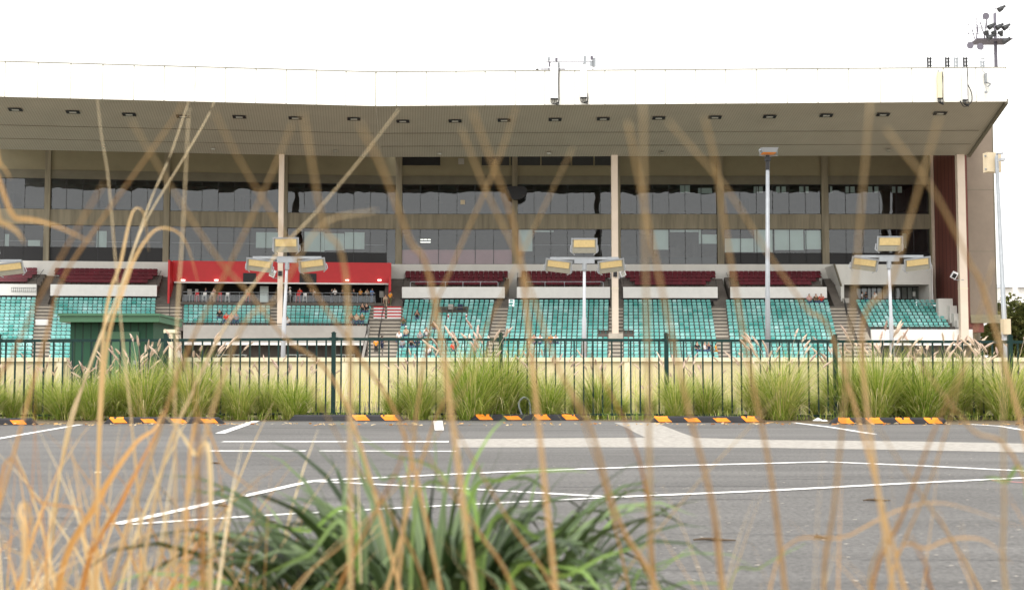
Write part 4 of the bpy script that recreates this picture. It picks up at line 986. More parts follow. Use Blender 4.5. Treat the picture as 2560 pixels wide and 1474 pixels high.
# single tall galvanised pole
Y = 50; b = P(1921, 900, Y); tp = P(1919, 425, Y)
t = thing('lamp_pole', 'tall galvanised pole with a flat floodlight on a black neck', 'lamp pole', (b.x, Y, 0))
g = MB(); g.tube([(b.x, Y, 0), (b.x - .005, Y, 3.2), (tp.x, Y, tp.z)], [.12, .105, .075], 12); g.build('pole', M['galv'], t, smooth=True)
g = MB(); q = P(1919, 388, Y); g.tube([(tp.x, Y, tp.z), (q.x, Y, q.z)], .085, 10); g.box(q.x - .11, q.x + .11, Y - .1, Y + .1, q.z - .25, q.z - .1); g.build('neck', M['black'], t)
g = MB(); q = P(1921, 377, Y); g.hexa([(q.x - .3, Y - .25, q.z - .1), (q.x + .3, Y - .25, q.z - .1), (q.x + .3, Y + .25, q.z - .1), (q.x - .3, Y + .25, q.z - .1)], [(q.x - .36, Y - .32, q.z + .09), (q.x + .36, Y - .32, q.z + .09), (q.x + .36, Y + .32, q.z + .09), (q.x - .36, Y + .32, q.z + .09)])
hd = g.build('lamp_head', M['galv'], t); g = MB(); g.box(q.x - .27, q.x + .27, Y - .22, Y + .22, q.z - .125, q.z - .103); g.build('lens', M['orange'], hd)
g = MB(); g.tube([(q.x - .4, Y - .1, q.z), (q.x - .32, Y - .1, q.z)], .05, 8); g.tube([(q.x - .36, Y, q.z), (q.x - .36, Y, q.z - .2), (q.x, Y, q.z - .24), (q.x + .36, Y, q.z - .2), (q.x + .36, Y, q.z)], .02, 5); g.build('bracket', M['galv'], hd)
# right pole with cream box
Y = 45; b = P(2513, 920, Y); tp = P(2491, 392, Y)
t = thing('camera_pole', 'slender leaning grey pole with a cream box at its top', 'pole', (b.x, Y, 0))
g = MB(); mid = P(2512, 830, Y); g.tube([(b.x, Y, 0), (mid.x, Y, mid.z), (mid.x, Y, mid.z + .02), (tp.x, Y, tp.z)], [.14, .12, .09, .065], 12); g.build('pole', M['galv'], t, smooth=True)
g = MB(); q = P(2487, 404, Y); m_ = Matrix.Translation((q.x, Y + .25, q.z)) @ Matrix.Rotation(R(12), 4, 'Z'); g.box(-.29, .29, -.15, .15, -.37, .37, m_); bo = g.build('control_box', M['cbox'], t)
g = MB()
for zz in (-.26, .24): g.tube([m_ @ V((-.29, -.05, zz)), m_ @ V((-.34, -.05, zz))], .035, 8)
g.build('hinge', M['galv'], bo)
g = MB(); q2 = P(2494, 402, Y); g.tube([(tp.x, Y, tp.z - .1), (tp.x + .02, Y - .02, tp.z + .14), (q2.x + .08, Y - .25, tp.z + .08)], [.06, .05, .05], 8); g.box(q2.x - .0, q2.x + .17, Y - .33, Y - .12, q2.z - .04, q2.z + .06); g.build('camera', M['whitemetal'], t)
g = MB(); q = P(2513, 812, Y); g.box(q.x - .13, q.x + .13, Y - .2, Y + .12, q.z - .35, q.z + .22); g.build('junction_box', M['cbox'], t)

# ------------------------------------------------------------------ roof equipment
YRF = YF - DR - .45
def ant(px0, px1, py0, py1, label, m='antenna', cable=True, cs=1):
    a, b = P(px0, py0, YRF), P(px1, py1, YRF); cx = (a.x + b.x) / 2
    t = thing('panel_antenna', label, 'antenna', (cx, YRF, b.z), 'panel antennas hung on the roof fascia')
    g = MB(); g.box(a.x, b.x, YRF - .12, YRF + .12, b.z, a.z); g.build('radome', M[m], t)
    g = MB(); g.tube([(cx, YRF + .25, b.z + .3), (cx, YRF + .25, a.z + .3)], .05, 6)
    for zz in (b.z + .5, a.z - .4): g.box(cx - .06, cx + .06, YRF + .12, YRF + .34, zz, zz + .08)
    g.build('mount', M['galv'], t)
    g = MB(); w_ = (b.x - a.x)
    for k in range(4):
        x = a.x + w_ * (.15 + .22 * k); g.tube(crom([(x, YRF, b.z + .02), (x - .05, YRF - .05, b.z - .35), (x + .18, YRF - .03, b.z - .55 - .05 * k), (b.x + .08, YRF, b.z - .3), (b.x + .1, YRF + .1, b.z + .4)], 5), .035, 5)
    g.box(a.x, b.x, YRF - .1, YRF + .1, b.z - .12, b.z - .002)
    if cable: g.tube(crom([(b.x + .1, YRF + .1, b.z + .3), (b.x + .08, YRF + .12, (a.z + b.z) / 2), (b.x + .13, YRF + .12, a.z - .5), (b.x + .1, YRF + .1, a.z + .1)], 5), .05, 5)
    g.build('cables', M['cable'], t)
    return t
ant(1376, 1395, 158, 246, 'left white panel antenna above the centre of the roof')
ant(1450, 1467, 163, 243, 'white panel antenna right of its twin at the roof centre', cable=False)
ant(2343, 2355, 181, 245, 'cream panel antenna on the right part of the fascia', 'antcream')
t5 = ant(2405, 2418, 172, 249, 'white panel antenna with a big cable loop near the right roof end')
g = MB(); a = P(2418, 210, YRF); b = P(2430, 250, YRF); c = P(2410, 266, YRF); g.tube(crom([a, P(2428, 230, YRF), b, P(2422, 262, YRF), c, P(2400, 252, YRF)], 6), .05, 5); g.build('cable_loop', M['cable'], t5)
g = MB(); q = P(2465, 195, YRF); g.box(q.x - .08, q.x + .08, YRF - .1, YRF + .45, q.z - .45, q.z + .45); g.tube(crom([P(2462, 160, YRF), P(2456, 175, YRF), P(2465, 185, YRF)], 5), .03, 5); g.tube(crom([P(2466, 207, YRF), P(2476, 210, YRF), P(2470, 217, YRF)], 5), .07, 5)
g.tube([P(2465, 207, YRF), P(2465, 232, YRF)], .025, 5); g.tube([P(2465, 228, YRF), P(2465, 233, YRF)], .15, 8)
tag(g.build('small_antenna', M['galv'], origin=q), 'small grey antenna unit with a hanging weight near the right roof corner', 'antenna')
# gear on the bar above the roof
t = thing('antenna_frame', 'long thin bar with four grey radio units above the roof centre', 'antenna', P(1425, 170, YRF + 1))
g = MB(); g.tube([P(1362, 155, YRF + 1), P(1488, 154.5, YRF + 1)], .04, 6); g.tube([P(1352, 173, YRF + 1), P(1413, 173, YRF + 1)], .06, 6)
for px in (1372, 1392, 1462, 1482): g.tube([P(px, 144, YRF + 1), P(px, 178, YRF + 1.0)], .04, 5)
g.build('bar', M['mast'], t)
for px, y0, y1 in ((1372, 144, 152), (1375, 157, 167), (1391, 146, 153), (1396, 158, 170), (1462, 141, 160), (1479, 141, 150), (1486, 146, 168), (1478, 153, 166)):
    g = MB(); a, b = P(px - 3.2, y0, YRF + .9), P(px + 3.2, y1, YRF + .9); g.box(a.x, b.x, YRF + .7, YRF + .95, b.z, a.z); g.build('radio_unit', M['mast'] if px % 2 else M['galv'], t)
g = MB(); p = P(1343, 174, YRF + 1.2); g.tube([p + V((0, 0, -.6)), p + V((0, 0, -.12)), p + V((0, 0, 0)), p + V((0, 0, .1))], [.05, .17, .15, .05], 10); tag(g.build('roof_dome', M['black'], origin=p), 'small black dome camera on the roof edge left of the antennas', 'camera')
for px, lab in ((2325, 'splayed black folding ladder top poking over the roof edge'), (2370, 'dark louvred roof unit between the antennas'), (2392, 'faint grey roof unit'), (2415, 'darkest tall roof unit above the cable loop'), (2458, 'palest small roof unit near the mast')):
    a = P(px, 152, YRF + 2); g = MB(); w_ = .2
    col = 'black' if px in (2325, 2415, 2370) else 'galv'
    for k in range(2): g.box(a.x - w_ + k * .26 - .05, a.x - w_ + k * .26 + .07, a.y, a.y + .2, a.z - 1.0, a.z + (.35 if px != 2458 else 0))
    for k in range(3): g.box(a.x - w_, a.x + w_, a.y - .01, a.y + .21, a.z - .5 + k * .35, a.z - .44 + k * .35)
    tag(g.build('roof_unit', M[col], origin=a), lab + ' at the right end' if px in (2392,) else lab, 'roof unit')
# mast with floodlights
YM = 128; b = P(2490, 162, YM)
t = thing('floodlight_mast', 'grey mast with a caged platform of floodlights above the right roof end', 'floodlight mast', (b.x, YM, b.z - 4.0))
g = MB(); g.tube([(b.x, YM, b.z - 4.0), (b.x, YM, P(2490, 34, YM).z)], [.2, .16], 10); g.tube([P(2488, 34, YM), P(2487, 22, YM), P(2500, 19, YM)], .05, 6); g.build('pole', M['mast'], t, smooth=True)
pts = {}
pf = MB()
def q(px, py, dy=0): return P(px, py, YM + dy)
zt_, zm_, zb_ = q(2430, 55).z, q(2430, 77).z, q(2430, 104).z
xa, xb_, xc = q(2431, 80).x, q(2456, 80).x, q(2520, 80).x
pf.box(xa, xc, YM - 1.2, YM + 1.2, zb_ - .06, zb_ + .04)
g = pf; g.build('platform', M['mast'], t)
g = MB()
for x in (xa, xb_, (xb_ + xc) / 2 - .2, xc - .3):
    for y in (YM - 1.2, YM + 1.2): g.tube([(x, y, zb_), (x, y, zt_ if x <= xb_ else zm_)], .035, 5)
for z in (zt_, zm_):
    x1 = xb_ if z == zt_ else xc - .3
    for y in (YM - 1.2, YM + 1.2): g.tube([(xa, y, z), (x1, y, z)], .03, 5)
    g.tube([(xa, YM - 1.2, z), (xa, YM + 1.2, z)], .03, 5)
for y in (YM - 1.2, YM + 1.2): g.tube([(xa + .4, y, zm_ + .6), (xb_ - .2, y, zb_)], .05, 5); g.tube([(xb_, y, zt_), (xb_ - .3, y, zb_)], .06, 5)
for k in range(5): g.tube([(xa + .1 + k * .06, YM - 1.2, zt_ - .3 - k * .25), (xa + .4 + k * .06, YM - 1.2, zt_ - .35 - k * .25)], .03, 4)
g.build('cage', M['mast'], t)
g = MB(); g.tube([q(2455, 120), q(2490, 137)], .03, 5); g.build('brace', M['mast'], t)
def flood(px, py, sx, rot, disc=False):
    c = q(px, py, -1.3 if px < 2480 or py > 60 else 0); m_ = Matrix.Translation(c) @ Matrix.Rotation(rot, 4, 'Y')
    g = MB()
    if disc: g.tube([m_ @ V((0, .12, 0)), m_ @ V((0, -.05, 0)), m_ @ V((0, -.2, 0))], [.12, .32, .38], 14)
    else: g.tube([m_ @ V((-.42 * sx, 0, .0)), m_ @ V((-.05, 0, .02)), m_ @ V((.2 * sx, 0, .05)), m_ @ V((.42 * sx, 0, .05))], [.3, .26, .16, .14], 10)
    o = g.build('lamp_head', M['mast'] if disc else M['mull'], t, smooth=False)
    g = MB(); g.tube([c + V((-.3, 0, -.35)), c + V((0, 0, -.1)), c + V((.3, 0, -.35))], .03, 5); g.build('yoke', M['mast'], o)
flood(2505, 21, 1, R(-30)); flood(2463, 42, 1, 0, True); flood(2424, 115, 1, 0, True); flood(2449, 118, 1, 0, True)
for px, py in ((2480, 65), (2500, 66), (2517, 67), (2517, 101), (2478, 92)): flood(px, py, 1, R(-30))
for px in (2466, 2485, 2502): flood(px, 85, .7, R(80))

# ------------------------------------------------------------------ people
SKIN = [mat('skin_light', (.5, .3, .21), .6, .05, 8), mat('skin_tan', (.32, .18, .12), .6, .05, 8)]
HAIR = [mat('hair_dark', (.015, .012, .01), .6, .2, 20), mat('hair_brown', (.06, .035, .02), .6, .2, 20)]
cloth = {}
def clo(c):
    if c not in cloth: cloth[c] = mat('cloth_' + c, {'white': (.75, .74, .72), 'black': (.02, .02, .022), 'red': (.6, .05, .03), 'blue': (.16, .32, .6), 'grey': (.3, .3, .31), 'navy': (.03, .04, .08), 'orange': (.75, .3, .03), 'brown': (.12, .08, .05), 'beige': (.5, .4, .28), 'denim': (.08, .12, .2), 'pink': (.6, .35, .32), 'olive': (.12, .12, .06)}[c], .85, .15, 12)
    return cloth[c]
def skin_mesh(name, verts, edges, root=0, sub=1):
    me = bpy.data.meshes.new(name); me.from_pydata([v[0] for v in verts], edges, []); o = bpy.data.objects.new('tmp', me); C.objects.link(o)
    o.modifiers.new('s', 'SKIN')
    for i, v in enumerate(verts): me.skin_vertices[0].data[i].radius = (v[1], v[1] * (v[2] if len(v) > 2 else 1)); me.skin_vertices[0].data[i].use_root = (i == root)
    o.modifiers.new('d', 'SUBSURF').levels = sub
    dg = bpy.context.evaluated_depsgraph_get(); ev = o.evaluated_get(dg); m2 = bpy.data.meshes.new_from_object(ev)
    m2.name = name; bpy.data.objects.remove(o); m2.polygons.foreach_set('use_smooth', [True] * len(m2.polygons)); return m2
def pose(kind, var):
    sit = kind == 'sit'; hp = .47 if sit else .95
    a = {}
    a['pel'] = V((0, 0, hp)); lean = -.06 if var == 1 else .02
    a['waist'] = V((0, lean * .3, hp + .18)); a['chest'] = V((0, lean * .7, hp + .38)); a['neck'] = V((0, lean, hp + .53)); a['head0'] = V((0, lean - .02, hp + .62)); a['head1'] = V((0, lean - .01, hp + .76))
    a['nose'] = V((0, lean - .115, hp + .66))
    for sg, n in ((-1, 'l'), (1, 'r')):
        a['sh' + n] = V((sg * .18, lean, hp + .48))
        if sit: a['el' + n] = V((sg * .25, lean - .06, hp + .2)); a['wr' + n] = V((sg * .14, -.28, hp + .14)) if var != 1 else V((sg * .07, -.2, hp + .45))
        elif var == 1: a['el' + n] = V((sg * .27, -.06, hp + .22)); a['wr' + n] = V((sg * .16, -.3, hp + .26))
        elif var == 2: a['el' + n] = V((sg * .24, .05, hp + .2)); a['wr' + n] = V((sg * .22, -.16, hp + .1 if sg < 0 else hp - .02))
        else: a['el' + n] = V((sg * .25, .02, hp + .2)); a['wr' + n] = V((sg * .27, -.06, hp - .06))
        a['hip' + n] = V((sg * .09, 0, hp - .04))
        if sit: a['kn' + n] = V((sg * .13, -.44, hp + .03)); a['an' + n] = V((sg * .12, -.42, .08)); a['to' + n] = V((sg * .14, -.58, .04))
        else:
            st = (.14 * sg if var == 2 else 0); a['kn' + n] = V((sg * .1, -.03 - st * .5, .5)); a['an' + n] = V((sg * .11, .02 - st, .08)); a['to' + n] = V((sg * .13, -.15 - st, .04))
    return a
def make_pose(kind, var):
    a = pose(kind, var); K = list(a); idx = {k: i for i, k in enumerate(K)}
    rad = {'pel': .13, 'waist': .115, 'chest': .135, 'neck': .055, 'head0': .085, 'head1': .075, 'nose': .018}
    for n in 'lr': rad.update({'sh' + n: .06, 'el' + n: .042, 'wr' + n: .028, 'hip' + n: .085, 'kn' + n: .058, 'an' + n: .042, 'to' + n: .035})
    vs = [(a[k], rad[k], .75 if k in ('pel', 'waist', 'chest') else 1) for k in K]
    E = [('pel', 'waist'), ('waist', 'chest'), ('chest', 'neck'), ('neck', 'head0'), ('head0', 'head1'), ('head0', 'nose')]
    for n in 'lr': E += [('chest', 'sh' + n), ('sh' + n, 'el' + n), ('el' + n, 'wr' + n), ('pel', 'hip' + n), ('hip' + n, 'kn' + n), ('kn' + n, 'an' + n), ('an' + n, 'to' + n)]
    ed = [(idx[x], idx[y]) for x, y in E]
    for n, sg in (('l', -1), ('r', 1)):   # hands: palm, four fingers and a thumb
        w_ = a['wr' + n]; d = (w_ - a['el' + n]).normalized(); sd = V((1, 0, 0)) - d * d.x; sd.normalize()
        vs.append((w_ + d * .07, .032, .5)); pi = len(vs) - 1; ed.append((idx['wr' + n], pi))
        for j, L_ in enumerate((.075, .085, .08, .06)):
            vs.append((w_ + d * .1 + sd * (j - 1.5) * .02, .011)); vs.append((w_ + d * (.1 + L_) + sd * (j - 1.5) * .024 + V((0, 0, -.015)), .008)); ed += [(pi, len(vs) - 2), (len(vs) - 2, len(vs) - 1)]
        vs.append((w_ + d * .07 - sd * sg * .05, .011)); ed.append((pi, len(vs) - 1))
    body = skin_mesh('body_mesh', vs, ed, 0)
    def sub(keys, E2, grow, root, scale={}):
        ii = {k: i for i, k in enumerate(keys)}; return skin_mesh('cloth_mesh', [(a[k], (rad[k] + grow) * scale.get(k, 1), .78 if k in ('pel', 'waist', 'chest') else 1) for k in keys], [(ii[x], ii[y]) for x, y in E2], ii[root])
    sh = sub(['pel', 'waist', 'chest', 'shl', 'ell', 'shr', 'elr'], [('pel', 'waist'), ('waist', 'chest'), ('chest', 'shl'), ('shl', 'ell'), ('chest', 'shr'), ('shr', 'elr')], .022, 'waist')
    tr = sub(['pel', 'hipl', 'knl', 'anl', 'hipr', 'knr', 'anr'], [('pel', 'hipl'), ('hipl', 'knl'), ('knl', 'anl'), ('pel', 'hipr'), ('hipr', 'knr'), ('knr', 'anr')], .016, 'pel')
    h0 = a['head0'] + V((0, .035, .04)); h1 = a['head1'] + V((0, .02, .02))
    hr = skin_mesh('hair_mesh', [(a['neck'] + V((0, .05, .05)), .06), (h0, .085), (h1, .082)], [(0, 1), (1, 2)], 1)
    return body, sh, tr, hr
POSES = {(k, v): make_pose(k, v) for k, v in (('stand', 0), ('stand', 1), ('stand', 2), ('sit', 0), ('sit', 1))}
hat_me = None
def person(kind, var, pos, yaw, shirt, trous, label, sk=0, hair=0, hat=None, group=None, sc=1.0):
    global hat_me
    t = thing('person', label, 'person', pos, group); t.rotation_euler = (0, 0, yaw); t.scale = (sc, sc, sc)
    for nm, me, m in zip(('body', 'shirt', 'trousers', 'hair'), POSES[(kind, var)], (SKIN[sk], clo(shirt), clo(trous), HAIR[hair])):
        if nm == 'hair' and hat: continue
        if not me.materials: me.materials.append(m)
        o = bpy.data.objects.new(nm, me); C.objects.link(o); o.parent = t; o.material_slots[0].link = 'OBJECT'; o.material_slots[0].material = m
    if hat:
        p = pose(kind, var)['head1']; g = MB(); g.tube([p + V((0, 0, .0)), p + V((0, 0, .015)), p + V((0, 0, .02)), p + V((0, 0, .1)), p + V((0, 0, .12))], [.2, .2, .1, .09, .05], 12)
        o = g.build('hat', clo(hat)); o.parent = t
GR = 'guests in the grandstand'
def sitter(s, px, k, var, shirt, label, sk=0, hair=0, hat=None, d_off=0):
    d = D0 + RUN * k + .1; u = U(s, px, d, 820); person('sit', var, W(s, u, d - .12, Z0 - RISE * k + .06), YAW[s] + random.uniform(-.3, .3), shirt, 'denim', label, sk, hair, hat, GR, 1.12)
def rowof(py):  # row whose seated torso shows at this height in the photo
    best = min(range(17), key=lambda k: abs(py - (925 - F * (Z0 - RISE * k + 1.0 - H) / (YF - D0 - RUN * k)))); return best
for s, px, py, var, shirt, lab, sk, hair, hat in (
    ('L', 548, 792, 0, 'black', 'dark-haired person seated at the left end of the short teal block', 0, 0, None),
    ('L', 565, 800, 0, 'red', 'person in a red shirt seated in the left short block', 0, 0, None),
    ('L', 577, 797, 1, 'pink', 'person in pale pink between the red shirt and a grey one', 0, 1, None),
    ('L', 590, 797, 0, 'grey', 'grey-shirted person, right end of the group beside the red shirt', 0, 1, None),
    ('L', 718, 806, 0, 'white', 'lone person in white low beside the white column', 0, 0, None),
    ('L', 906, 774, 1, 'black', 'left one of two people in black seated high near the stair', 0, 0, None),
    ('L', 916, 774, 0, 'black', 'right one of two people in black seated high near the stair', 0, 0, None),
    ('L', 878, 803, 1, 'black', 'person in black at left of the trio above the grey parapet', 0, 0, None),
    ('L', 891, 803, 0, 'beige', 'long-haired person in the middle of the trio above the grey parapet', 0, 1, None),
    ('L', 905, 803, 0, 'olive', 'person in olive at right of the trio above the grey parapet', 0, 1, None),
    ('R', 1042, 795, 1, 'black', 'person in black sitting alone high in the teal block', 0, 0, None),
    ('R', 1008, 810, 1, 'olive', 'person in dark olive leaning at the stair edge of the teal block', 1, 0, None),
    ('R', 1085, 816, 0, 'brown', 'person seen in dark brown sitting alone among empty seats', 1, 1, None),
    ('R', 1015, 832, 0, 'beige', 'person under a wide cream sun hat', 0, 0, 'white'),
    ('R', 998, 842, 0, 'white', 'person in white at the stair edge above the fence rail', 0, 0, None),
    ('R', 1050, 842, 0, 'grey', 'grey-shirted person beside one in white', 0, 1, None),
    ('R', 1066, 838, 1, 'white', 'person in a white shirt beside the grey-shirted one', 0, 0, None),
    ('R', 1006, 860, 0, 'grey', 'person in grey just below the fence rail at the block edge', 1, 0, None),
    ('R', 1028, 864, 1, 'black', 'person in a black top behind the fence pickets', 0, 0, None),
    ('R', 1043, 864, 0, 'navy', 'person in navy right of the black top behind the pickets', 0, 0, None),
    ('R', 1070, 880, 0, 'white', 'person in white low behind the pickets', 0, 0, None),
    ('R', 1092, 886, 0, 'brown', 'person in brown lowest in the group behind the pickets', 1, 0, None),
    ('R', 1133, 872, 0, 'red', 'lone person in a red top behind the pickets', 0, 1, 'white'),
    ('R', 1335, 852, 0, 'pink', 'dark-haired person at the left of four behind the rail', 0, 0, None),
    ('R', 1350, 856, 0, 'white', 'person in white second of four behind the rail', 0, 1, None),
    ('R', 1377, 854, 0, 'orange', 'person in orange third of four behind the rail', 0, 1, None),
    ('R', 1389, 854, 0, 'white', 'dark-haired person at the right of four behind the rail', 0, 0, None),
    ('R', 1743, 872, 0, 'black', 'person in black at the left of the group by the right aisle', 0, 0, None),
    ('R', 1762, 872, 0, 'white', 'person in white in the group by the right aisle', 0, 0, None),
    ('R', 1772, 870, 1, 'navy', 'person in navy beside the orange dress', 0, 0, None),
    ('R', 2025, 752, 0, 'pink', 'person in pink on the top teal row at right', 0, 1, None),
    ('R', 2042, 754, 0, 'brown', 'person in brown on the top teal row between two others', 0, 1, None),
    ('R', 2055, 754, 1, 'red', 'dark-haired person in red print on the top teal row', 0, 0, None)):
    sitter(s, px, rowof(py - 8), var, shirt, lab, sk, hair, hat)
def stander(s, px, d, z, var, yaw, shirt, tr, lab, sk=0, hair=0, hat=None):
    person('stand', var, W(s, U(s, px, d, 740), d, z), yaw, shirt, tr, lab, sk, hair, hat, GR)
for px, d, shirt, tr, lab, var, hat in ((726, 3.9, 'white', 'grey', 'man in white with a pale hat at the bar rail', 1, 'white'), (750, 3.9, 'red', 'denim', 'guest in a red shirt at the bar table', 1, None), (776, 3.0, 'black', 'black', 'guest in black behind the white stool', 0, None), (783, 2.6, 'white', 'black', 'guest in white deep in the bar beside one in black', 0, None),
        (829, 3.0, 'black', 'navy', 'guest in black left of the white shirt', 1, None), (838, 3.9, 'white', 'black', 'guest in a white shirt leaning at the bar table', 1, None), (856, 3.0, 'black', 'black', 'guest in black deep in the bar behind the white shirt', 0, None), (884, 3.2, 'black', 'black', 'guest in black deep in the bar left of the orange shirt', 0, None), (901, 3.2, 'orange', 'navy', 'guest in dull orange deep in the bar', 0, None), (918, 3.4, 'beige', 'black', 'guest in beige beside the blue shirt', 0, None), (929, 4.2, 'blue', 'denim', 'tall guest in a light blue shirt at the bar rail', 1, None),
        (514, 3.0, 'navy', 'navy', 'guest in navy behind the left stools', 0, None), (536, 3.0, 'pink', 'beige', 'guest in pink behind the left stools', 1, None), (700 + 12, 2.5, 'black', 'black', 'dark guest beside the white column', 0, None)):
    stander('L', px, d, zfl, var, random.uniform(-1.2, 1.2), shirt, tr, lab, random.randint(0, 1), random.randint(0, 1), hat)
stander('R', 976, 5.6, Z0 + .05, 2, R(150), 'orange', 'olive', 'man in an orange and white top walking up the stair by the red bar', 0, 0)
stander('L', 964, 5.6, Z0 - .35, 0, R(20), 'beige', 'beige', 'child in beige on the stair beside the red jamb')
kA = 13
stander('L', 941, D0 + RUN * kA, Z0 - RISE * kA - .35, 0, R(10), 'orange', 'black', 'man in a white and orange shirt with black shorts at the stair foot', 0, 0)
stander('L', 956, D0 + RUN * 12.2, Z0 - RISE * 12.2 - .35, 2, R(160), 'navy', 'navy', 'person in navy walking away on the wide stair', 0, 0)
stander('R', 1789, D0 + RUN * 14.5, Z0 - RISE * 14.5 - .25, 2, R(70), 'orange', 'orange', 'woman in a bright orange dress at the right aisle foot', 0, 0)
stander('R', 1780, D0 + RUN * 14.7, Z0 - RISE * 14.7 - .35, 2, R(60), 'brown', 'black', 'person in brown beside the orange dress', 0, 0)
stander('R', 2156, 3.0, zfl2, 0, R(60), 'white', 'black', 'woman in a white top by the glass doors', 0, 0)
stander('R', 2166, 3.2, zfl2, 1, R(-60), 'black', 'denim', 'person in black facing her by the glass doors', 0, 0)
stander('R', 2187, 3.4, zfl2, 2, R(-50), 'white', 'grey', 'man in a white shirt walking past the glass doors', 0, 0)
# two barstools and brown box on the missing seats (wheelchair bay)
g = MB(); s = 'R'; a = U(s, 1092, D0 + RUN * 3, 780); b = U(s, 1170, D0 + RUN * 3, 780); zz = Z0 - RISE * 3
for u in (a, (a + b) / 2, b): g.tube([W(s, u, D0 + RUN * 3, zz - .1), W(s, u, D0 + RUN * 3, zz + 1.0)], .04, 5)
g.tube([W(s, a, D0 + RUN * 3, zz + 1.0), W(s, b, D0 + RUN * 3, zz + 1.0)], .04, 5); g.build('bay_rail', M['beam'], gs)
for px, m, lab in ((1126, 'grey_wall', 'grey chair in the gap among the teal seats'), (1150, 'navyc', 'dark blue chair in the gap among the teal seats')):
    mm = M['grey_wall'] if m == 'grey_wall' else clo('navy'); c = W(s, U(s, px, D0 + RUN * 3, 780), D0 + RUN * 2.5, Z0 - RISE * 2)
    t = thing('loose_chair', lab, 'chair', c, 'loose chairs on the terrace'); g = MB(); g.box(c.x - .28, c.x + .28, c.y - .22, c.y + .22, c.z + .4, c.z + .46); g.build('seat', mm, t)
    g = MB(); g.box(c.x - .28, c.x + .28, c.y + .18, c.y + .23, c.z + .46, c.z + 1.0); g.build('backrest', mm, t)
    for ax in (-1, 1):
        for ay in (-1, 1): g = MB(); g.box(c.x + ax * .24 - .02, c.x + ax * .24 + .02, c.y + ay * .18 - .02, c.y + ay * .18 + .02, c.z, c.z + .4); g.build('leg', M['mull'], t)
for px, py in ((1121, 797), (1166, 798)):
    k = 5; d = D0 + RUN * k - .35; c = W('R', U('R', px, d, 800), d, Z0 - RISE * k)
    t = thing('warning_post', 'short red and white striped post, ' + ('left' if px < 1150 else 'right') + ' of the two below the loose chairs', 'post', c, 'striped warning posts'); 
    for i in range(4): g = MB(); g.tube([c + V((0, -.1, .25 + i * .2)), c + V((0, -.1, .45 + i * .2))], .09, 8); o = g.build('band', M['red'] if i % 2 == 0 else M['parapet'], t)
# white notice on the left aisle and slim tube light under balcony
g = MB(); d = D0 + RUN * 6.2; g.sbox('L', U('L', 89, d, 810), U('L', 121, d, 810), d, d + .06, Z(819, 10.8), Z(802, 10.8)); tag(g.build('barrier_board', M['parapet'], origin=W('L', U('L', 105, d, 810), d, Z0 - RISE * 6)), 'white board across the left aisle steps', 'board')
g = MB(); d = 5.1; g.sbox('R', U('R', 1059, d, 747), U('R', 1099, d, 747), d, d + .06, Z(748, d), Z(746.6, d)); g.build('tube_light', M['whitemetal'], gs)

# ------------------------------------------------------------------ fountain grass clumps
def clump_mesh(seed, hgt=1.0, n=1300, dry=.2):
    rr = random.Random(seed); g = MB()
    for k in range(n):
        a = rr.random() * 6.283; r0 = .13 * rr.random() ** .5; root = V((math.cos(a) * r0, math.sin(a) * r0, 0))
        a2 = a + rr.gauss(0, .5); out = V((math.cos(a2), math.sin(a2), 0)); sk = rr.random() < .3; L_ = hgt * (rr.uniform(.5, .95) if sk else rr.uniform(.6, 1.12)); th = abs(rr.gauss(.5, .3)) if sk else abs(rr.gauss(.16, .2)) + r0; bend = rr.uniform(1.6, 3.2) if sk else rr.uniform(.5, 2.1)
        pts = [root]; ang = th; m = 6
        for j in range(m):
            ang += bend * (j / m) ** 1.2 / m * 1.6; ang = min(ang, 2.7); pts.append(pts[-1] + (out * math.sin(ang) + V((0, 0, math.cos(ang)))) * L_ / m)
        if pts[-1].z < .02: pts = [V((p.x, p.y, max(p.z, .01))) for p in pts]
        ti = rr.gauss(.34, .24) + (.5 if rr.random() < dry + (.15 if sk else 0) else 0)
        side = out.cross(V((0, 0, 1))) + out * rr.uniform(-.6, .6); side.normalize(); w0 = rr.uniform(.0035, .0065)
        g.ribbon(pts, [w0 * x for x in (1, 1, .95, .85, .65, .4, .08)], side, min(1, max(0, ti)))
    pl = MB()
    for k in range(rr.randint(9, 18)):
        a = rr.random() * 6.283; out = V((math.cos(a), math.sin(a), 0)); L_ = hgt * rr.uniform(1.0, 1.38); th = abs(rr.gauss(.12, .14)); pts = [out * .04]; ang = th
        for j in range(6): ang += rr.uniform(.02, .11); pts.append(pts[-1] + (out * math.sin(ang) + V((0, 0, math.cos(ang)))) * L_ / 6)
        tt = rr.random()
        pl.tube(pts[:-1], .0018, 3, False, .9); d = (pts[-1] - pts[-2]).normalized(); base = pts[-2]; hl = rr.uniform(.1, .16)
        ps = [base + d * hl * q + out * q * q * .02 for q in (0, .2, .5, .8, 1)]
        pl.tube(ps, [.004, .012, .014, .01, .001], 5, False, tt)
        sd = d.cross(out).normalized() if d.cross(out).length > .1 else V((1, 0, 0)); sd2 = d.cross(sd)
        for b_ in range(34):
            q = rr.random(); p = base + d * hl * q + out * q * q * .02; an = rr.random() * 6.28; v = (sd * math.cos(an) + sd2 * math.sin(an)) * .024 * (1 - q * .6) + d * .014
            pl.face([p, p + v + d * .002, p + v * .98 - d * .001], tt)
    return g, pl
CM = []
for sd in range(5):
    g, pl = clump_mesh(sd + 20, 1.0, 1300, (.1, .18, .3, .12, .22)[sd])
    o1 = g.build('blades', M['clump']); o2 = pl.build('seed_plumes', M['plume']); CM.append((o1.data, o2.data)); bpy.data.objects.remove(o1); bpy.data.objects.remove(o2)
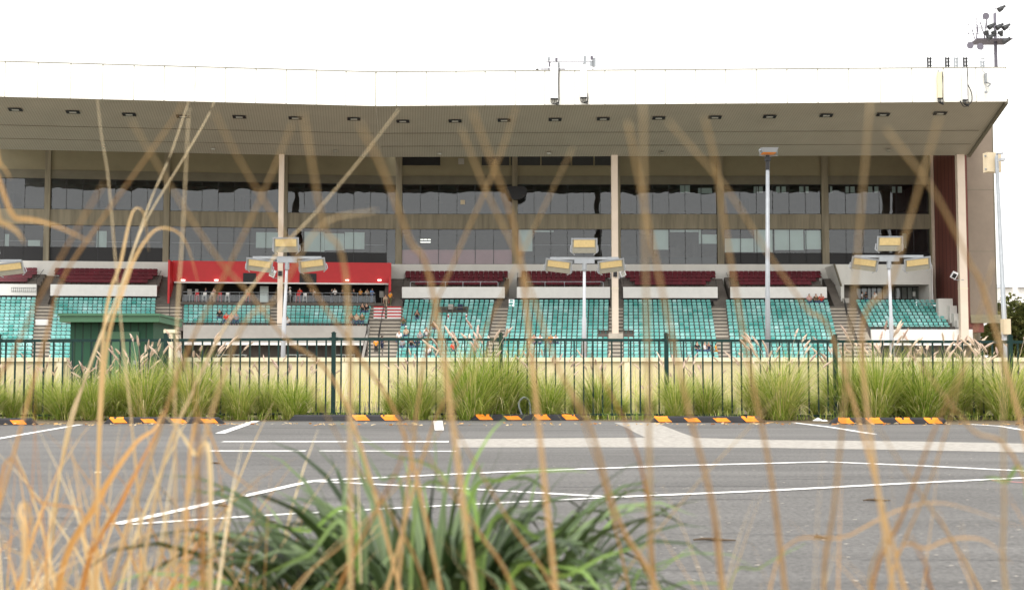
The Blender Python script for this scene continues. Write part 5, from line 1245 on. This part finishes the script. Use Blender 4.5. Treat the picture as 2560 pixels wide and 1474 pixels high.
clumps = [(-40, .85, 0, 0), (30, .7, 3, .2), (105, .85, 1, .6), (165, .8, 0, .15), (232, .82, 3, 0), (300, .92, 2, .3), (360, .95, 2, 0), (432, .7, 4, .9), (478, .98, 2, .1), (545, .8, 0, .8), (600, .75, 4, .1), (668, .85, 1, .4), (735, .78, 3, .1), (800, .55, 4, 1.0), (880, .5, 0, .6), (985, .7, 3, .3), (1045, .85, 1, .2), (1120, .72, 4, .7), (1180, 1.08, 3, 0), (1245, 1.12, 0, .3), (1300, .8, 1, .9), (1370, .85, 3, .1), (1440, .6, 4, .7), (1495, .82, 1, .5), (1550, .62, 0, 1.1), (1620, .72, 2, .6), (1690, .8, 3, .0), (1765, .85, 0, .4), (1820, .62, 1, 1.0), (1900, .85, 2, .3), (1955, 1.0, 2, .0), (2040, .7, 4, .9), (2115, .98, 0, .4), (2190, 1.1, 3, 0), (2250, 1.0, 2, .7), (2310, 1.12, 0, .1), (2380, 1.0, 4, .4), (2440, .85, 2, .9), (2520, 1.05, 2, 0), (2590, 1.0, 1, .4)]
cdesc = {-40: 'beyond the left edge', 30: 'above the left cut-off wheel stop'}
for px, sc, v, dy in clumps:
    if sc < .73: sc *= .72
    elif sc > .9: sc *= 1.06
    y = 20.0 + dy * 1.3; x = P(px, 1040, y).x
    # label by what stands next to it
    near_post = min(range(1, 8), key=lambda i: abs(posts[i] - px)); pn = ['', 'leftmost', 'second', 'third', 'fourth', 'fifth', 'sixth', 'seventh'][near_post]
    off = px - posts[near_post]; pk = abs(round(off / 24.6))
    size = 'tall' if sc >= 1 else 'low' if sc < .66 else 'medium'
    where = f'{pk} pickets {"left" if off < 0 else "right"} of the {pn} fence post' if pk else f'at the {pn} fence post'
    t = thing('grass_clump', f'{size} fountain grass clump {where}', 'grass clump', (x, y, 0), 'fountain grass clumps along the fence'); t.rotation_euler = (0, 0, px * .7); t.scale = (sc * random.uniform(1.1, 1.5), sc * random.uniform(1.1, 1.5), sc * random.uniform(1.0, 1.2))
    for nm, me in zip(('blades', 'seed_plumes'), CM[v]): o = bpy.data.objects.new(nm, me); C.objects.link(o); o.parent = t
# low turf between clumps
g = MB(); rr = random.Random(5)
for k in range(5200):
    p = G(rr.uniform(-300, 2900), 1052); y = 19.95 + rr.random() * 2.4; x = p.x / p.y * y; a = rr.random() * 6.28; h_ = rr.uniform(.05, .22); o_ = V((math.cos(a), math.sin(a), 0)) * h_ * rr.uniform(.2, .9)
    if rr.random() < .35: y = 19.85 + rr.random() * .3
    b_ = V((x, y, 0)); g.ribbon([b_, b_ + o_ * .4 + V((0, 0, h_ * .7)), b_ + o_ + V((0, 0, h_ * .85))], [.008, .006, .001], V((math.sin(a), -math.cos(a), 0)), min(1, max(0, rr.gauss(.4, .25))))
tag(g.build('bed_grass', M['clump']), 'short green weeds and grass between the clumps', 'grass', kind='stuff')

g = MB(); rr = random.Random(15)
for k in range(7500):
    y = rr.uniform(21.8, 31.4); x = rr.uniform(-520, 520) / 1000 * y * 1.0; h_ = rr.uniform(.35, .95); a = rr.gauss(.5, 1.4); o_ = V((math.cos(a), math.sin(a), 0)) * h_ * rr.uniform(.15, .6)
    if noise.noise(V((x * .35, y * .3, 2))) < -.12: continue
    if -13.5 < x < -8 and y > 27.6: continue
    b_ = V((x, y, 0)); g.ribbon([b_, b_ + o_ * .3 + V((0, 0, h_ * .6)), b_ + o_ + V((0, 0, h_))], [.008, .007, .002], V((math.sin(a), -math.cos(a), 0)) if rr.random() < .3 else V((1, 0, 0)), min(1, max(0, rr.gauss(.8, .16))))
tag(g.build('pale_dry_grass', M['clump']), 'pale yellow dry grass between the fence and the cream wall', 'grass', kind='stuff')

# ------------------------------------------------------------------ foreground dry stalks, placed in real depth between camera and car park
def path3(pts, Y0, Y1):
    n = len(pts); return [P(x * 1.0122, y * 1.0122, Y0 + (Y1 - Y0) * i / (n - 1)) for i, (x, y) in enumerate(pts)]
SG = 'dry grass stalks in the foreground'
def stalk(pts, Y0, Y1, w_, tint, label, grow=True):
    """pts from base to tip in photo terms; the base is carried on down to the soil"""
    if Y0 < 1.55: Y0, Y1 = Y0 * 1.25, Y1 * (.74 if pts[-1][1] < 500 else .9)
    q = path3(pts, Y0, Y1); d = (q[0] - q[1]).normalized()
    if grow and q[0].z > .02:
        steps = 3; b0 = q[0]; zz = b0.z; xo = max(-.25, min(.25, d.x / max(.3, -d.z) * zz * .6)) if d.z < 0 else 0
        q = [V((b0.x + xo, b0.y + .02, 0)), V((b0.x + xo * .45, b0.y + .01, zz * .5))] + q
    org = V((q[0].x, q[0].y, 0)); cs = crom(q, 6); n = len(cs); g = MB(); side = V((1, 0, 0))
    rad = [w_ * .5 * (1.08 - .9 * (i / (n - 1)) ** .62) if i < n - 1 else w_ * .08 for i in range(n)]
    t0 = len(g.t); g.tube(cs, rad, 6, True, tint)
    for i in range(n):      # orange-brown at the foot, paler towards the tip
        for k in range(6): g.t[t0 + i * 6 + k] = min(1, tint * .8 + .45 * (i / (n - 1)))
    for j in (int(n * .38), int(n * .66)):     # nodes of the culm
        c = cs[j]; dd = (cs[min(j + 1, n - 1)] - cs[j - 1]).normalized(); g.tube([c - dd * .006, c, c + dd * .006], [rad[j], rad[j] * 1.2, rad[j]], 6, False, tint)
    return tag(g.build('dry_stalk', M['straw'], origin=org, smooth=True), label, 'grass stalk', SG)
ST = [
 ([(120, 1330), (172, 1065), (240, 850), (303, 700), (357, 552), (460, 380), (525, 262), (548, 165)], 2.6, 2.9, .0085, .85, 'pale sharp stalk rising from lower left to the fascia, right of its twin'),
 ([(160, 1090), (222, 905), (300, 700), (370, 500), (420, 385), (473, 232), (500, 180)], 2.5, 2.8, .007, .9, 'pale sharp stalk left of its twin, crossing the left soffit'),
 ([(-40, 1030), (30, 880), (95, 740), (190, 565), (258, 450)], 1.2, 1.3, .0065, .35, 'orange-brown stalk ending in front of the left upper windows'),
 ([(100, 880), (150, 700), (250, 545), (350, 405), (432, 290), (450, 250)], 1.25, 1.35, .0055, .5, 'blurred tan stalk slanting right over the left soffit'),
 ([(330, 1100), (305, 860), (285, 640), (268, 445), (250, 330), (240, 240)], 2.1, 2.2, .0048, .8, 'thin stalk leaning left over the left windows'),
 ([(432, 1040), (438, 780), (452, 560), (465, 300), (470, 270)], 1.7, 1.8, .0048, .75, 'near vertical thin stalk left of the left column'),
 ([(860, 1010), (700, 830), (620, 730), (540, 640), (440, 490), (325, 300)], 1.3, 1.25, .0062, .6, 'tan stalk leaning left across the red bar wall'),
 ([(1010, 1110), (880, 870), (790, 740), (690, 560), (600, 410), (530, 280)], 1.2, 1.15, .0062, .55, 'blurred stalk leaning left behind the left triple floodlight'),
 ([(395, 1180), (470, 980), (560, 800), (690, 620), (775, 530), (885, 400), (985, 270)], 1.9, 2.0, .007, .8, 'long pale stalk slanting right to the fascia bend'),
 ([(380, 1100), (470, 850), (545, 700), (620, 540), (675, 420), (722, 305)], 1.2, 1.25, .006, .6, 'soft tan stalk slanting right beside the left column'),
 ([(860, 760), (800, 560), (770, 400), (748, 280)], .95, 1.0, .0065, .7, 'very blurred upright stalk right of the left column'),
 ([(1080, 780), (1010, 590), (950, 430), (890, 310)], .95, 1.0, .008, .6, 'very blurred stalk leaning left at the soffit bend'),
 ([(560, 900), (680, 740), (790, 560), (930, 520)], 1.0, 1.1, .0055, .65, 'blurred stalk bending right before the spandrel'),
 ([(1640, 1500), (1530, 1290), (1460, 1060), (1375, 900), (1290, 660), (1200, 470), (1140, 320)], 1.1, 1.3, .0085, .55, 'thick tan stalk sweeping from lower centre right up to the left'),
 ([(1010, 1180), (1060, 820), (1120, 650), (1195, 480), (1240, 370), (1275, 265)], 1.25, 1.3, .0058, .65, 'tan stalk crossing others over the central bay'),
 ([(1300, 760), (1270, 560), (1215, 400), (1165, 270)], 1.0, 1.05, .0075, .55, 'broad blurred stalk leaning left over the central soffit'),
 ([(1050, 1110), (1120, 950), (1210, 790), (1330, 540), (1415, 365)], 1.4, 1.45, .006, .6, 'tan stalk slanting right left of the centre column'),
 ([(1790, 1500), (1760, 1250), (1700, 1010), (1640, 740), (1590, 500), (1550, 300)], 1.0, 1.15, .0085, .5, 'broad tan stalk right of the centre column'),
 ([(1615, 1500), (1606, 1250), (1600, 900), (1592, 560), (1588, 250)], .95, 1.1, .008, .65, 'broad upright blurred stalk just right of the centre column'),
 ([(2080, 900), (1990, 760), (1900, 630), (1790, 460), (1650, 300)], 1.1, 1.15, .006, .6, 'blurred stalk leaning left across the right windows'),
 ([(1945, 1500), (1905, 1180), (1850, 900), (1800, 620), (1770, 420), (1740, 290)], 1.05, 1.15, .0075, .55, 'long tan stalk left of the tall grey lamp pole'),
 ([(2035, 1500), (2060, 1250), (2090, 950), (2120, 600), (2150, 240)], 1.05, 1.15, .007, .6, 'long upright stalk right of the tall grey lamp pole'),
 ([(2130, 900), (2200, 700), (2265, 480), (2320, 290)], 1.0, 1.05, .0075, .65, 'soft stalk rising over the maroon cladding'),
 ([(2460, 820), (2390, 640), (2310, 480), (2190, 320)], 1.0, 1.05, .0075, .6, 'soft stalk leaning left over the right end windows'),
 ([(2150, 1480), (2230, 1270), (2300, 1080), (2380, 905)], 1.2, 1.25, .0095, .35, 'thick orange-brown stalk in the lower right'),
 ([(2190, 1480), (2300, 1180), (2385, 900), (2455, 640)], 1.3, 1.35, .0058, .55, 'tan stalk in the lower right crossing the thick one'),
 ([(1620, 1490), (1600, 1240), (1560, 1080), (1480, 920), (1440, 850)], 1.3, 1.35, .0078, .2, 'reddish-orange stalk curving left before the concrete strip'),
 ([(1560, 1490), (1500, 1230), (1440, 1050), (1370, 880)], 1.45, 1.5, .0065, .5, 'tan stalk left of the reddish-orange one'),
 ([(500, 1500), (492, 1250), (488, 1080), (480, 960), (460, 900)], 1.1, 1.15, .0078, .3, 'dark tan upright stalk left of the green plant'),
 ([(820, 1500), (930, 1260), (985, 1150), (1010, 1050)], 1.2, 1.25, .008, .2, 'reddish stalk in front of the green plant'),
 ([(1280, 1490), (1180, 1310), (1090, 1180), (1000, 1030)], 1.2, 1.25, .0085, .45, 'broad tan stalk leaning left before the green plant'),
 ([(1060, 1480), (960, 1260), (860, 1120), (740, 900)], 1.25, 1.3, .0068, .5, 'tan stalk leaning left beside the broad one'),
 ([(1380, 1490), (1260, 1290), (1160, 1120), (1070, 960)], 1.3, 1.35, .0068, .5, 'tan stalk leaning left right of the broad one'),
 ([(700, 1490), (860, 1330), (1040, 1130), (1160, 940), (1250, 780)], 1.4, 1.45, .0045, .55, 'thin tan stalk crossing the plant toward the fence'),
 ([(1500, 1490), (1700, 1220), (1900, 1000), (2000, 860)], 1.5, 1.6, .0038, .7, 'thin pale stalk crossing the asphalt at right'),
 ([(2530, 1180), (2400, 1060), (2290, 920), (2200, 800)], 1.1, 1.15, .0065, .55, 'tan stalk leaning left from the right edge'),
 ([(2440, 1500), (2350, 1330), (2260, 1200), (2160, 1040)], 1.25, 1.3, .0065, .5, 'tan stalk leaning left in the lower right corner'),
 ([(2310, 1480), (2290, 1400), (2245, 1320)], 1.15, 1.2, .009, .15, 'short broken orange stalk stub in the lower right'),
 ([(2490, 1500), (2480, 1250), (2478, 1000), (2476, 760)], 1.0, 1.1, .0065, .75, 'blurred upright stalk before the right pole'),
 ([(2150, 1480), (2180, 1330), (2185, 1230)], 1.3, 1.35, .006, .8, 'short pale stalk in the lower right'),
]
for pts, y0, y1, w_, ti, lab in ST: stalk(pts, y0, y1, w_, ti, lab)
# drooping dead blades
def droop(pts, Y, w_, ti, label, mname='straw', nm='curled_grass_stalk', cat='grass stalk', grow=True):
    q = path3(pts, Y, Y + .08)
    if grow and q[0].z > .02: q = [V((q[0].x, q[0].y, 0))] + q
    cs = crom(q, 7); n = len(cs); g = MB(); w = [w_ * (1 - .9 * (i / (n - 1)) ** 2) for i in range(n)]
    i0 = len(g.v)
    for i, p in enumerate(cs):   # folded blade with a keel
        d = (cs[min(i + 1, n - 1)] - cs[max(i - 1, 0)]).normalized(); sd = d.cross(V((0, 1, 0)))
        sd = sd.normalized() if sd.length > .05 else V((1, 0, 0)); tw = Matrix.Rotation(.5 * math.sin(i * .2), 3, d); sd = tw @ sd; nn = sd.cross(d)
        g.v += [p - sd * w[i] * .5, p + nn * w[i] * .18, p + sd * w[i] * .5]; g.t += [ti, ti - .1, ti]
        if i: a = i0 + 3 * (i - 1); g.f += [(a, a + 1, a + 4, a + 3), (a + 1, a + 2, a + 5, a + 4)]
    return tag(g.build(nm, M[mname], origin=(q[0].x, q[0].y, 0), smooth=True), label, cat, 'loose blades in the foreground')
for pts, Y, w_, ti, lab in [
  ([(250, 900), (300, 640), (325, 530), (345, 515), (358, 540), (368, 620)], 2.3, .009, .8, 'pale blade hooked over like a crook at left'),
  ([(250, 1000), (310, 700), (370, 580), (420, 565), (460, 600), (490, 700)], 2.0, .009, .7, 'arching blade curling right at the left windows'),
  ([(-60, 560), (40, 540), (130, 555), (230, 600)], 1.4, .01, .6, 'arching blade reaching in from the left edge at window height'),
  ([(-60, 400), (0, 408), (26, 440)], 1.4, .012, .7, 'pale blade tip poking in at the upper left edge'),
  ([(-60, 560), (0, 550), (40, 570), (60, 600)], 1.3, .012, .75, 'second pale blade curling in at the left edge'),
  ([(140, 1480), (240, 1240), (330, 1100), (380, 1060), (400, 1020)], 2.0, .02, .5, 'broad dry leaf sheath leaning right in the left tuft'),
  ([(200, 1480), (300, 1240), (370, 1100), (415, 1010)], 1.9, .015, .25, 'orange-brown dry leaf in the left tuft'),
  ([(520, 1180), (480, 1120), (440, 1060), (395, 1010)], 2.0, .014, 1.0, 'cream dry leaf tip folded down over the asphalt'),
  ([(470, 1110), (560, 1160), (640, 1220)], 1.7, .008, .6, 'straw blade bending right over the white line'),
  ([(60, 1420), (50, 1270), (62, 1240), (80, 1300), (70, 1360)], 1.5, .010, .75, 'curled pale leaf loop in the lower left'),
  ([(0, 1200), (100, 1240), (200, 1260), (210, 1330)], 1.8, .006, .4, 'thin brown blade arching in the lower left'),
  ([(1900, 1460), (2100, 1320), (2300, 1240), (2520, 1300)], 1.5, .005, .6, 'thin straw blade arching across the lower right'),
  ([(2200, 1480), (2300, 1350), (2420, 1330), (2500, 1390)], 1.4, .006, .6, 'straw blade bending down at the lower right'),
]: droop(pts, Y, w_ * .62, ti * .85, lab)
# dense tuft left, sparse tuft right
def tuft(name, label, cx, Y, n, spread, hmin, hmax, wr, tr, mname, seed, lean=0, cat='grass tuft', mat_leaf=None, droopy=1.0):
    rr = random.Random(seed); g = MB(); b = P(cx, 1400, Y); org = V((b.x, Y, 0))
    for k in range(n):
        r0 = V((rr.gauss(0, spread), rr.gauss(0, spread * .5), 0)); a = rr.uniform(-1, 1) + lean; L_ = rr.uniform(hmin, hmax); bend = rr.uniform(-.2, 1.2) * droopy
        az = rr.random() * 6.28; out = V((math.sin(a) if rr.random() < .8 else math.cos(az), math.cos(az) * .45, 0)); out = out.normalized() if out.length > .1 else V((1, 0, 0))
        ang = abs(rr.gauss(.15, .25)); pts = [org + r0]; m = 9
        for j in range(m): ang += bend * (j / m) / m * 2; pts.append(pts[-1] + (out * math.sin(ang) + V((0, 0, math.cos(ang)))) * L_ / m)
        pts = [V((p.x, p.y, max(p.z, .005))) for p in pts]
        w0 = rr.uniform(*wr); ti = rr.uniform(*tr); sd = V((1, rr.uniform(-.7, .7), rr.uniform(-.3, .3))).normalized()
        g.ribbon(pts, [w0 * (1 - .95 * (j / m) ** 1.6) for j in range(m + 1)], sd, ti)
    return tag(g.build(name, M[mname], origin=org), label, cat)
tuft('dry_tuft', 'dense tuft of dry orange straw filling the lower left corner', 110, 2.0, 190, .2, .35, .8, (.003, .012), (.1, .95), 'straw', 31)
tuft('dry_tuft', 'dry straw tuft behind the corner tuft at left', 340, 2.3, 85, .15, .3, .85, (.003, .015), (.1, .9), 'straw', 32)
tuft('dry_tuft', 'thin dry tuft left of the green plant', 560, 1.9, 24, .12, .3, .7, (.002, .007), (.2, .9), 'straw', 33)
tuft('dry_tuft', 'sparse dry tuft in the lower right', 2250, 1.7, 60, .26, .35, .75, (.002, .006), (.2, .9), 'straw', 34)
tuft('dry_tuft', 'dry straw tuft at the right edge', 2520, 1.4, 60, .14, .4, .76, (.002, .006), (.2, .9), 'straw', 35, lean=-.3)
tuft('green_tuft', 'fine bright green grass tuft in the lower left', 330, 2.1, 40, .25, .25, .5, (.004, .009), (.75, 1), 'strap', 36)
tuft('green_tuft', 'fine bright green grass blades in the lower centre right', 1780, 1.9, 34, .3, .22, .5, (.004, .009), (.8, 1), 'strap', 37)
tuft('green_tuft', 'green grass blades at the bottom right among the straw', 2300, 1.8, 22, .35, .2, .42, (.004, .008), (.75, 1), 'strap', 38)
tuft('green_tuft', 'green grass blades low before the white line at left', 640, 2.0, 18, .12, .2, .45, (.004, .008), (.75, 1), 'strap', 39)
# central strap-leaved plant
pc = P(1070, 1440, 2.25); pc = V((pc.x, 2.25, 0)); rr = random.Random(77)
t = thing('strap_leaf_plant', 'blue-green strap-leaved plant at the bottom centre of the foreground', 'plant', pc)
def leaf_into(g, root, out, L_, w0, ang, bend, ti, m=11):
    pts = [root]
    for j in range(m): ang += bend * (j / m) ** 2.1 / m * 2.6; ang = min(ang, 2.9); pts.append(pts[-1] + (out * math.sin(ang) + V((0, 0, math.cos(ang)))) * L_ / m)
    sd = out.cross(V((0, 0, 1))).normalized(); i0 = len(g.v); tw = rr.uniform(-.7, .7)
    for i, p in enumerate(pts):
        q = i / m; w_ = w0 * (.65 + .5 * math.sin(min(1, q * 1.6) * 1.57)) * (1 - q ** 3.2) + .0006; d = (pts[min(i + 1, m)] - pts[max(i - 1, 0)]).normalized(); s2 = Matrix.Rotation(tw * q, 3, d) @ sd; nn = s2.cross(d)
        g.v += [p - s2 * w_ * .5, p - nn * w_ * .16, p + s2 * w_ * .5]; g.t += [ti, ti - .12, ti + .04]
        if i: a = i0 + 3 * (i - 1); g.f += [(a, a + 1, a + 4, a + 3), (a + 1, a + 2, a + 5, a + 4)]
for k in range(420):
    a = rr.random() * 6.283; out = V((math.cos(a), math.sin(a) * .8, 0)).normalized(); r0 = pc + out * rr.random() * .2 + V((rr.uniform(-.06, .06), 0, 0))
    g = MB(); up = k < 48
    leaf_into(g, r0, out, rr.uniform(.55, .74) if up else rr.uniform(.52, .8), rr.uniform(.012, .024) if up else rr.uniform(.018, .03), rr.uniform(.03, .4) if up else rr.uniform(.03, .34), rr.uniform(.2, 1.0) if up else rr.uniform(1.5, 3.6), min(.95, max(0, rr.gauss(.52, .25))))
    g.build('leaf', M['strap'], t, smooth=True)
for pts, Y, w_, ti, lab in [
  ([(1180, 1330), (1150, 1200), (1205, 1080), (1250, 1030)], 1.7, .016, 1.0, 'bright green blade rising right of the plant toward the fence'),
  ([(850, 1330), (850, 1230), (872, 1140)], 1.8, .02, .7, 'upright blue-green leaf at the left of the plant'),
  ([(960, 1320), (920, 1240), (880, 1150), (865, 1120)], 1.8, .022, .65, 'broad upright leaf second from the left of the plant'),
  ([(1000, 1270), (940, 1180), (905, 1120)], 1.7, .016, .6, 'upright dark leaf with a dry tip'),
  ([(1100, 1300), (1080, 1200), (1075, 1100), (1070, 1060)], 1.8, .012, .7, 'thin upright leaf at the top of the plant'),
  ([(900, 1320), (850, 1290), (790, 1240), (745, 1215)], 1.8, .02, .75, 'leaf with a purple tip pointing left'),
  ([(880, 1310), (760, 1310), (660, 1295), (580, 1290)], 1.8, .016, 1.0, 'long bright green blade reaching left'),
  ([(860, 1340), (760, 1370), (650, 1420), (560, 1470)], 1.7, .018, .9, 'dark green blade dropping to the lower left'),
  ([(1150, 1300), (1250, 1180), (1380, 1160), (1450, 1165)], 1.7, .014, 1.0, 'bright green blade arching right'),
  ([(1200, 1330), (1340, 1330), (1420, 1280), (1415, 1262)], 1.7, .016, .95, 'green blade pointing right beside the plant'),
  ([(1180, 1290), (1290, 1180), (1370, 1250), (1350, 1330)], 1.9, .016, .7, 'drooping blue-green leaf right of the plant'),
  ([(1250, 1470), (1400, 1420), (1500, 1370), (1600, 1345)], 1.5, .014, 1.0, 'wide bright green blade low at the right of the plant'),
  ([(1020, 1300), (1100, 1190), (1040, 1140), (960, 1120), (830, 1040)], 1.6, .012, .9, 'green blade arching to the upper left over the lines'),
  ([(1560, 1480), (1640, 1400), (1720, 1340)], 1.7, .008, 1.0, 'green blade by the bottom edge right of centre'),
  ([(1800, 1480), (1880, 1400), (1990, 1340)], 1.7, .008, 1.0, 'green blade by the bottom edge far right of the plant'),
  ([(2540, 1260), (2480, 1190), (2430, 1180), (2420, 1200)], 1.4, .012, .95, 'green blade curling in from the right edge'),
]: droop(pts, Y * 1.15, w_ * .5, ti, lab, 'strap', 'green_grass_stalk')
tuft('dry_tuft', 'straw blades growing through the green plant', 1120, 1.75, 20, .14, .3, .56, (.004, .01), (.3, .9), 'straw', 41)

# ------------------------------------------------------------------ camera, light, world, render
cam = bpy.data.cameras.new('camera'); co = bpy.data.objects.new('camera', cam); C.objects.link(co); S.camera = co
co.location = (0, 0, H); co.rotation_euler = (math.pi / 2 + PIT, 0, 0)
cam.sensor_width = 36; cam.lens = 36 * F / 2560; cam.clip_end = 9000; cam.clip_start = .05
cam.dof.use_dof = True; cam.dof.focus_distance = 32; cam.dof.aperture_fstop = (cam.lens / 1000) / .0092; cam.dof.aperture_blades = 7
w = bpy.data.worlds.new('World'); S.world = w; w.use_nodes = True; t = w.node_tree; bg = t.nodes['Background']
sky = t.nodes.new('ShaderNodeTexSky'); sky.sky_type = 'NISHITA'; sky.sun_disc = False; EL, AZ = R(58), R(200)
sky.sun_elevation = EL; sky.sun_rotation = AZ; sky.dust_density = 6; sky.air_density = 1.0; sky.ozone_density = 1
hs_ = t.nodes.new('ShaderNodeHueSaturation'); hs_.inputs['Saturation'].default_value = .12
t.links.new(sky.outputs[0], hs_.inputs['Color']); mx = t.nodes.new('ShaderNodeMix'); mx.data_type = 'RGBA'; mx.inputs['Factor'].default_value = .7   # even cloud deck over the clear-sky gradient
mx.inputs['B'].default_value = (10.9, 10.75, 10.5, 1); t.links.new(hs_.outputs[0], mx.inputs['A']); t.links.new(mx.outputs['Result'], bg.inputs[0]); bg.inputs[1].default_value = .12
sun = bpy.data.lights.new('sun', 'SUN'); so = bpy.data.objects.new('sun', sun); C.objects.link(so); sun.energy = .9; sun.angle = R(14); sun.color = (1, .96, .9)
sd = V((math.sin(AZ) * math.cos(EL), math.cos(AZ) * math.cos(EL), math.sin(EL))); so.rotation_euler = sd.to_track_quat('Z', 'Y').to_euler(); so.location = (0, 0, 60)
S.render.engine = 'CYCLES'; S.view_settings.view_transform = 'Standard'; S.view_settings.look = 'None'; S.view_settings.exposure = 0.9; S.view_settings.gamma = 1
S.cycles.transparent_max_bounces = 12; S.cycles.max_bounces = 6; S.cycles.use_denoising = True
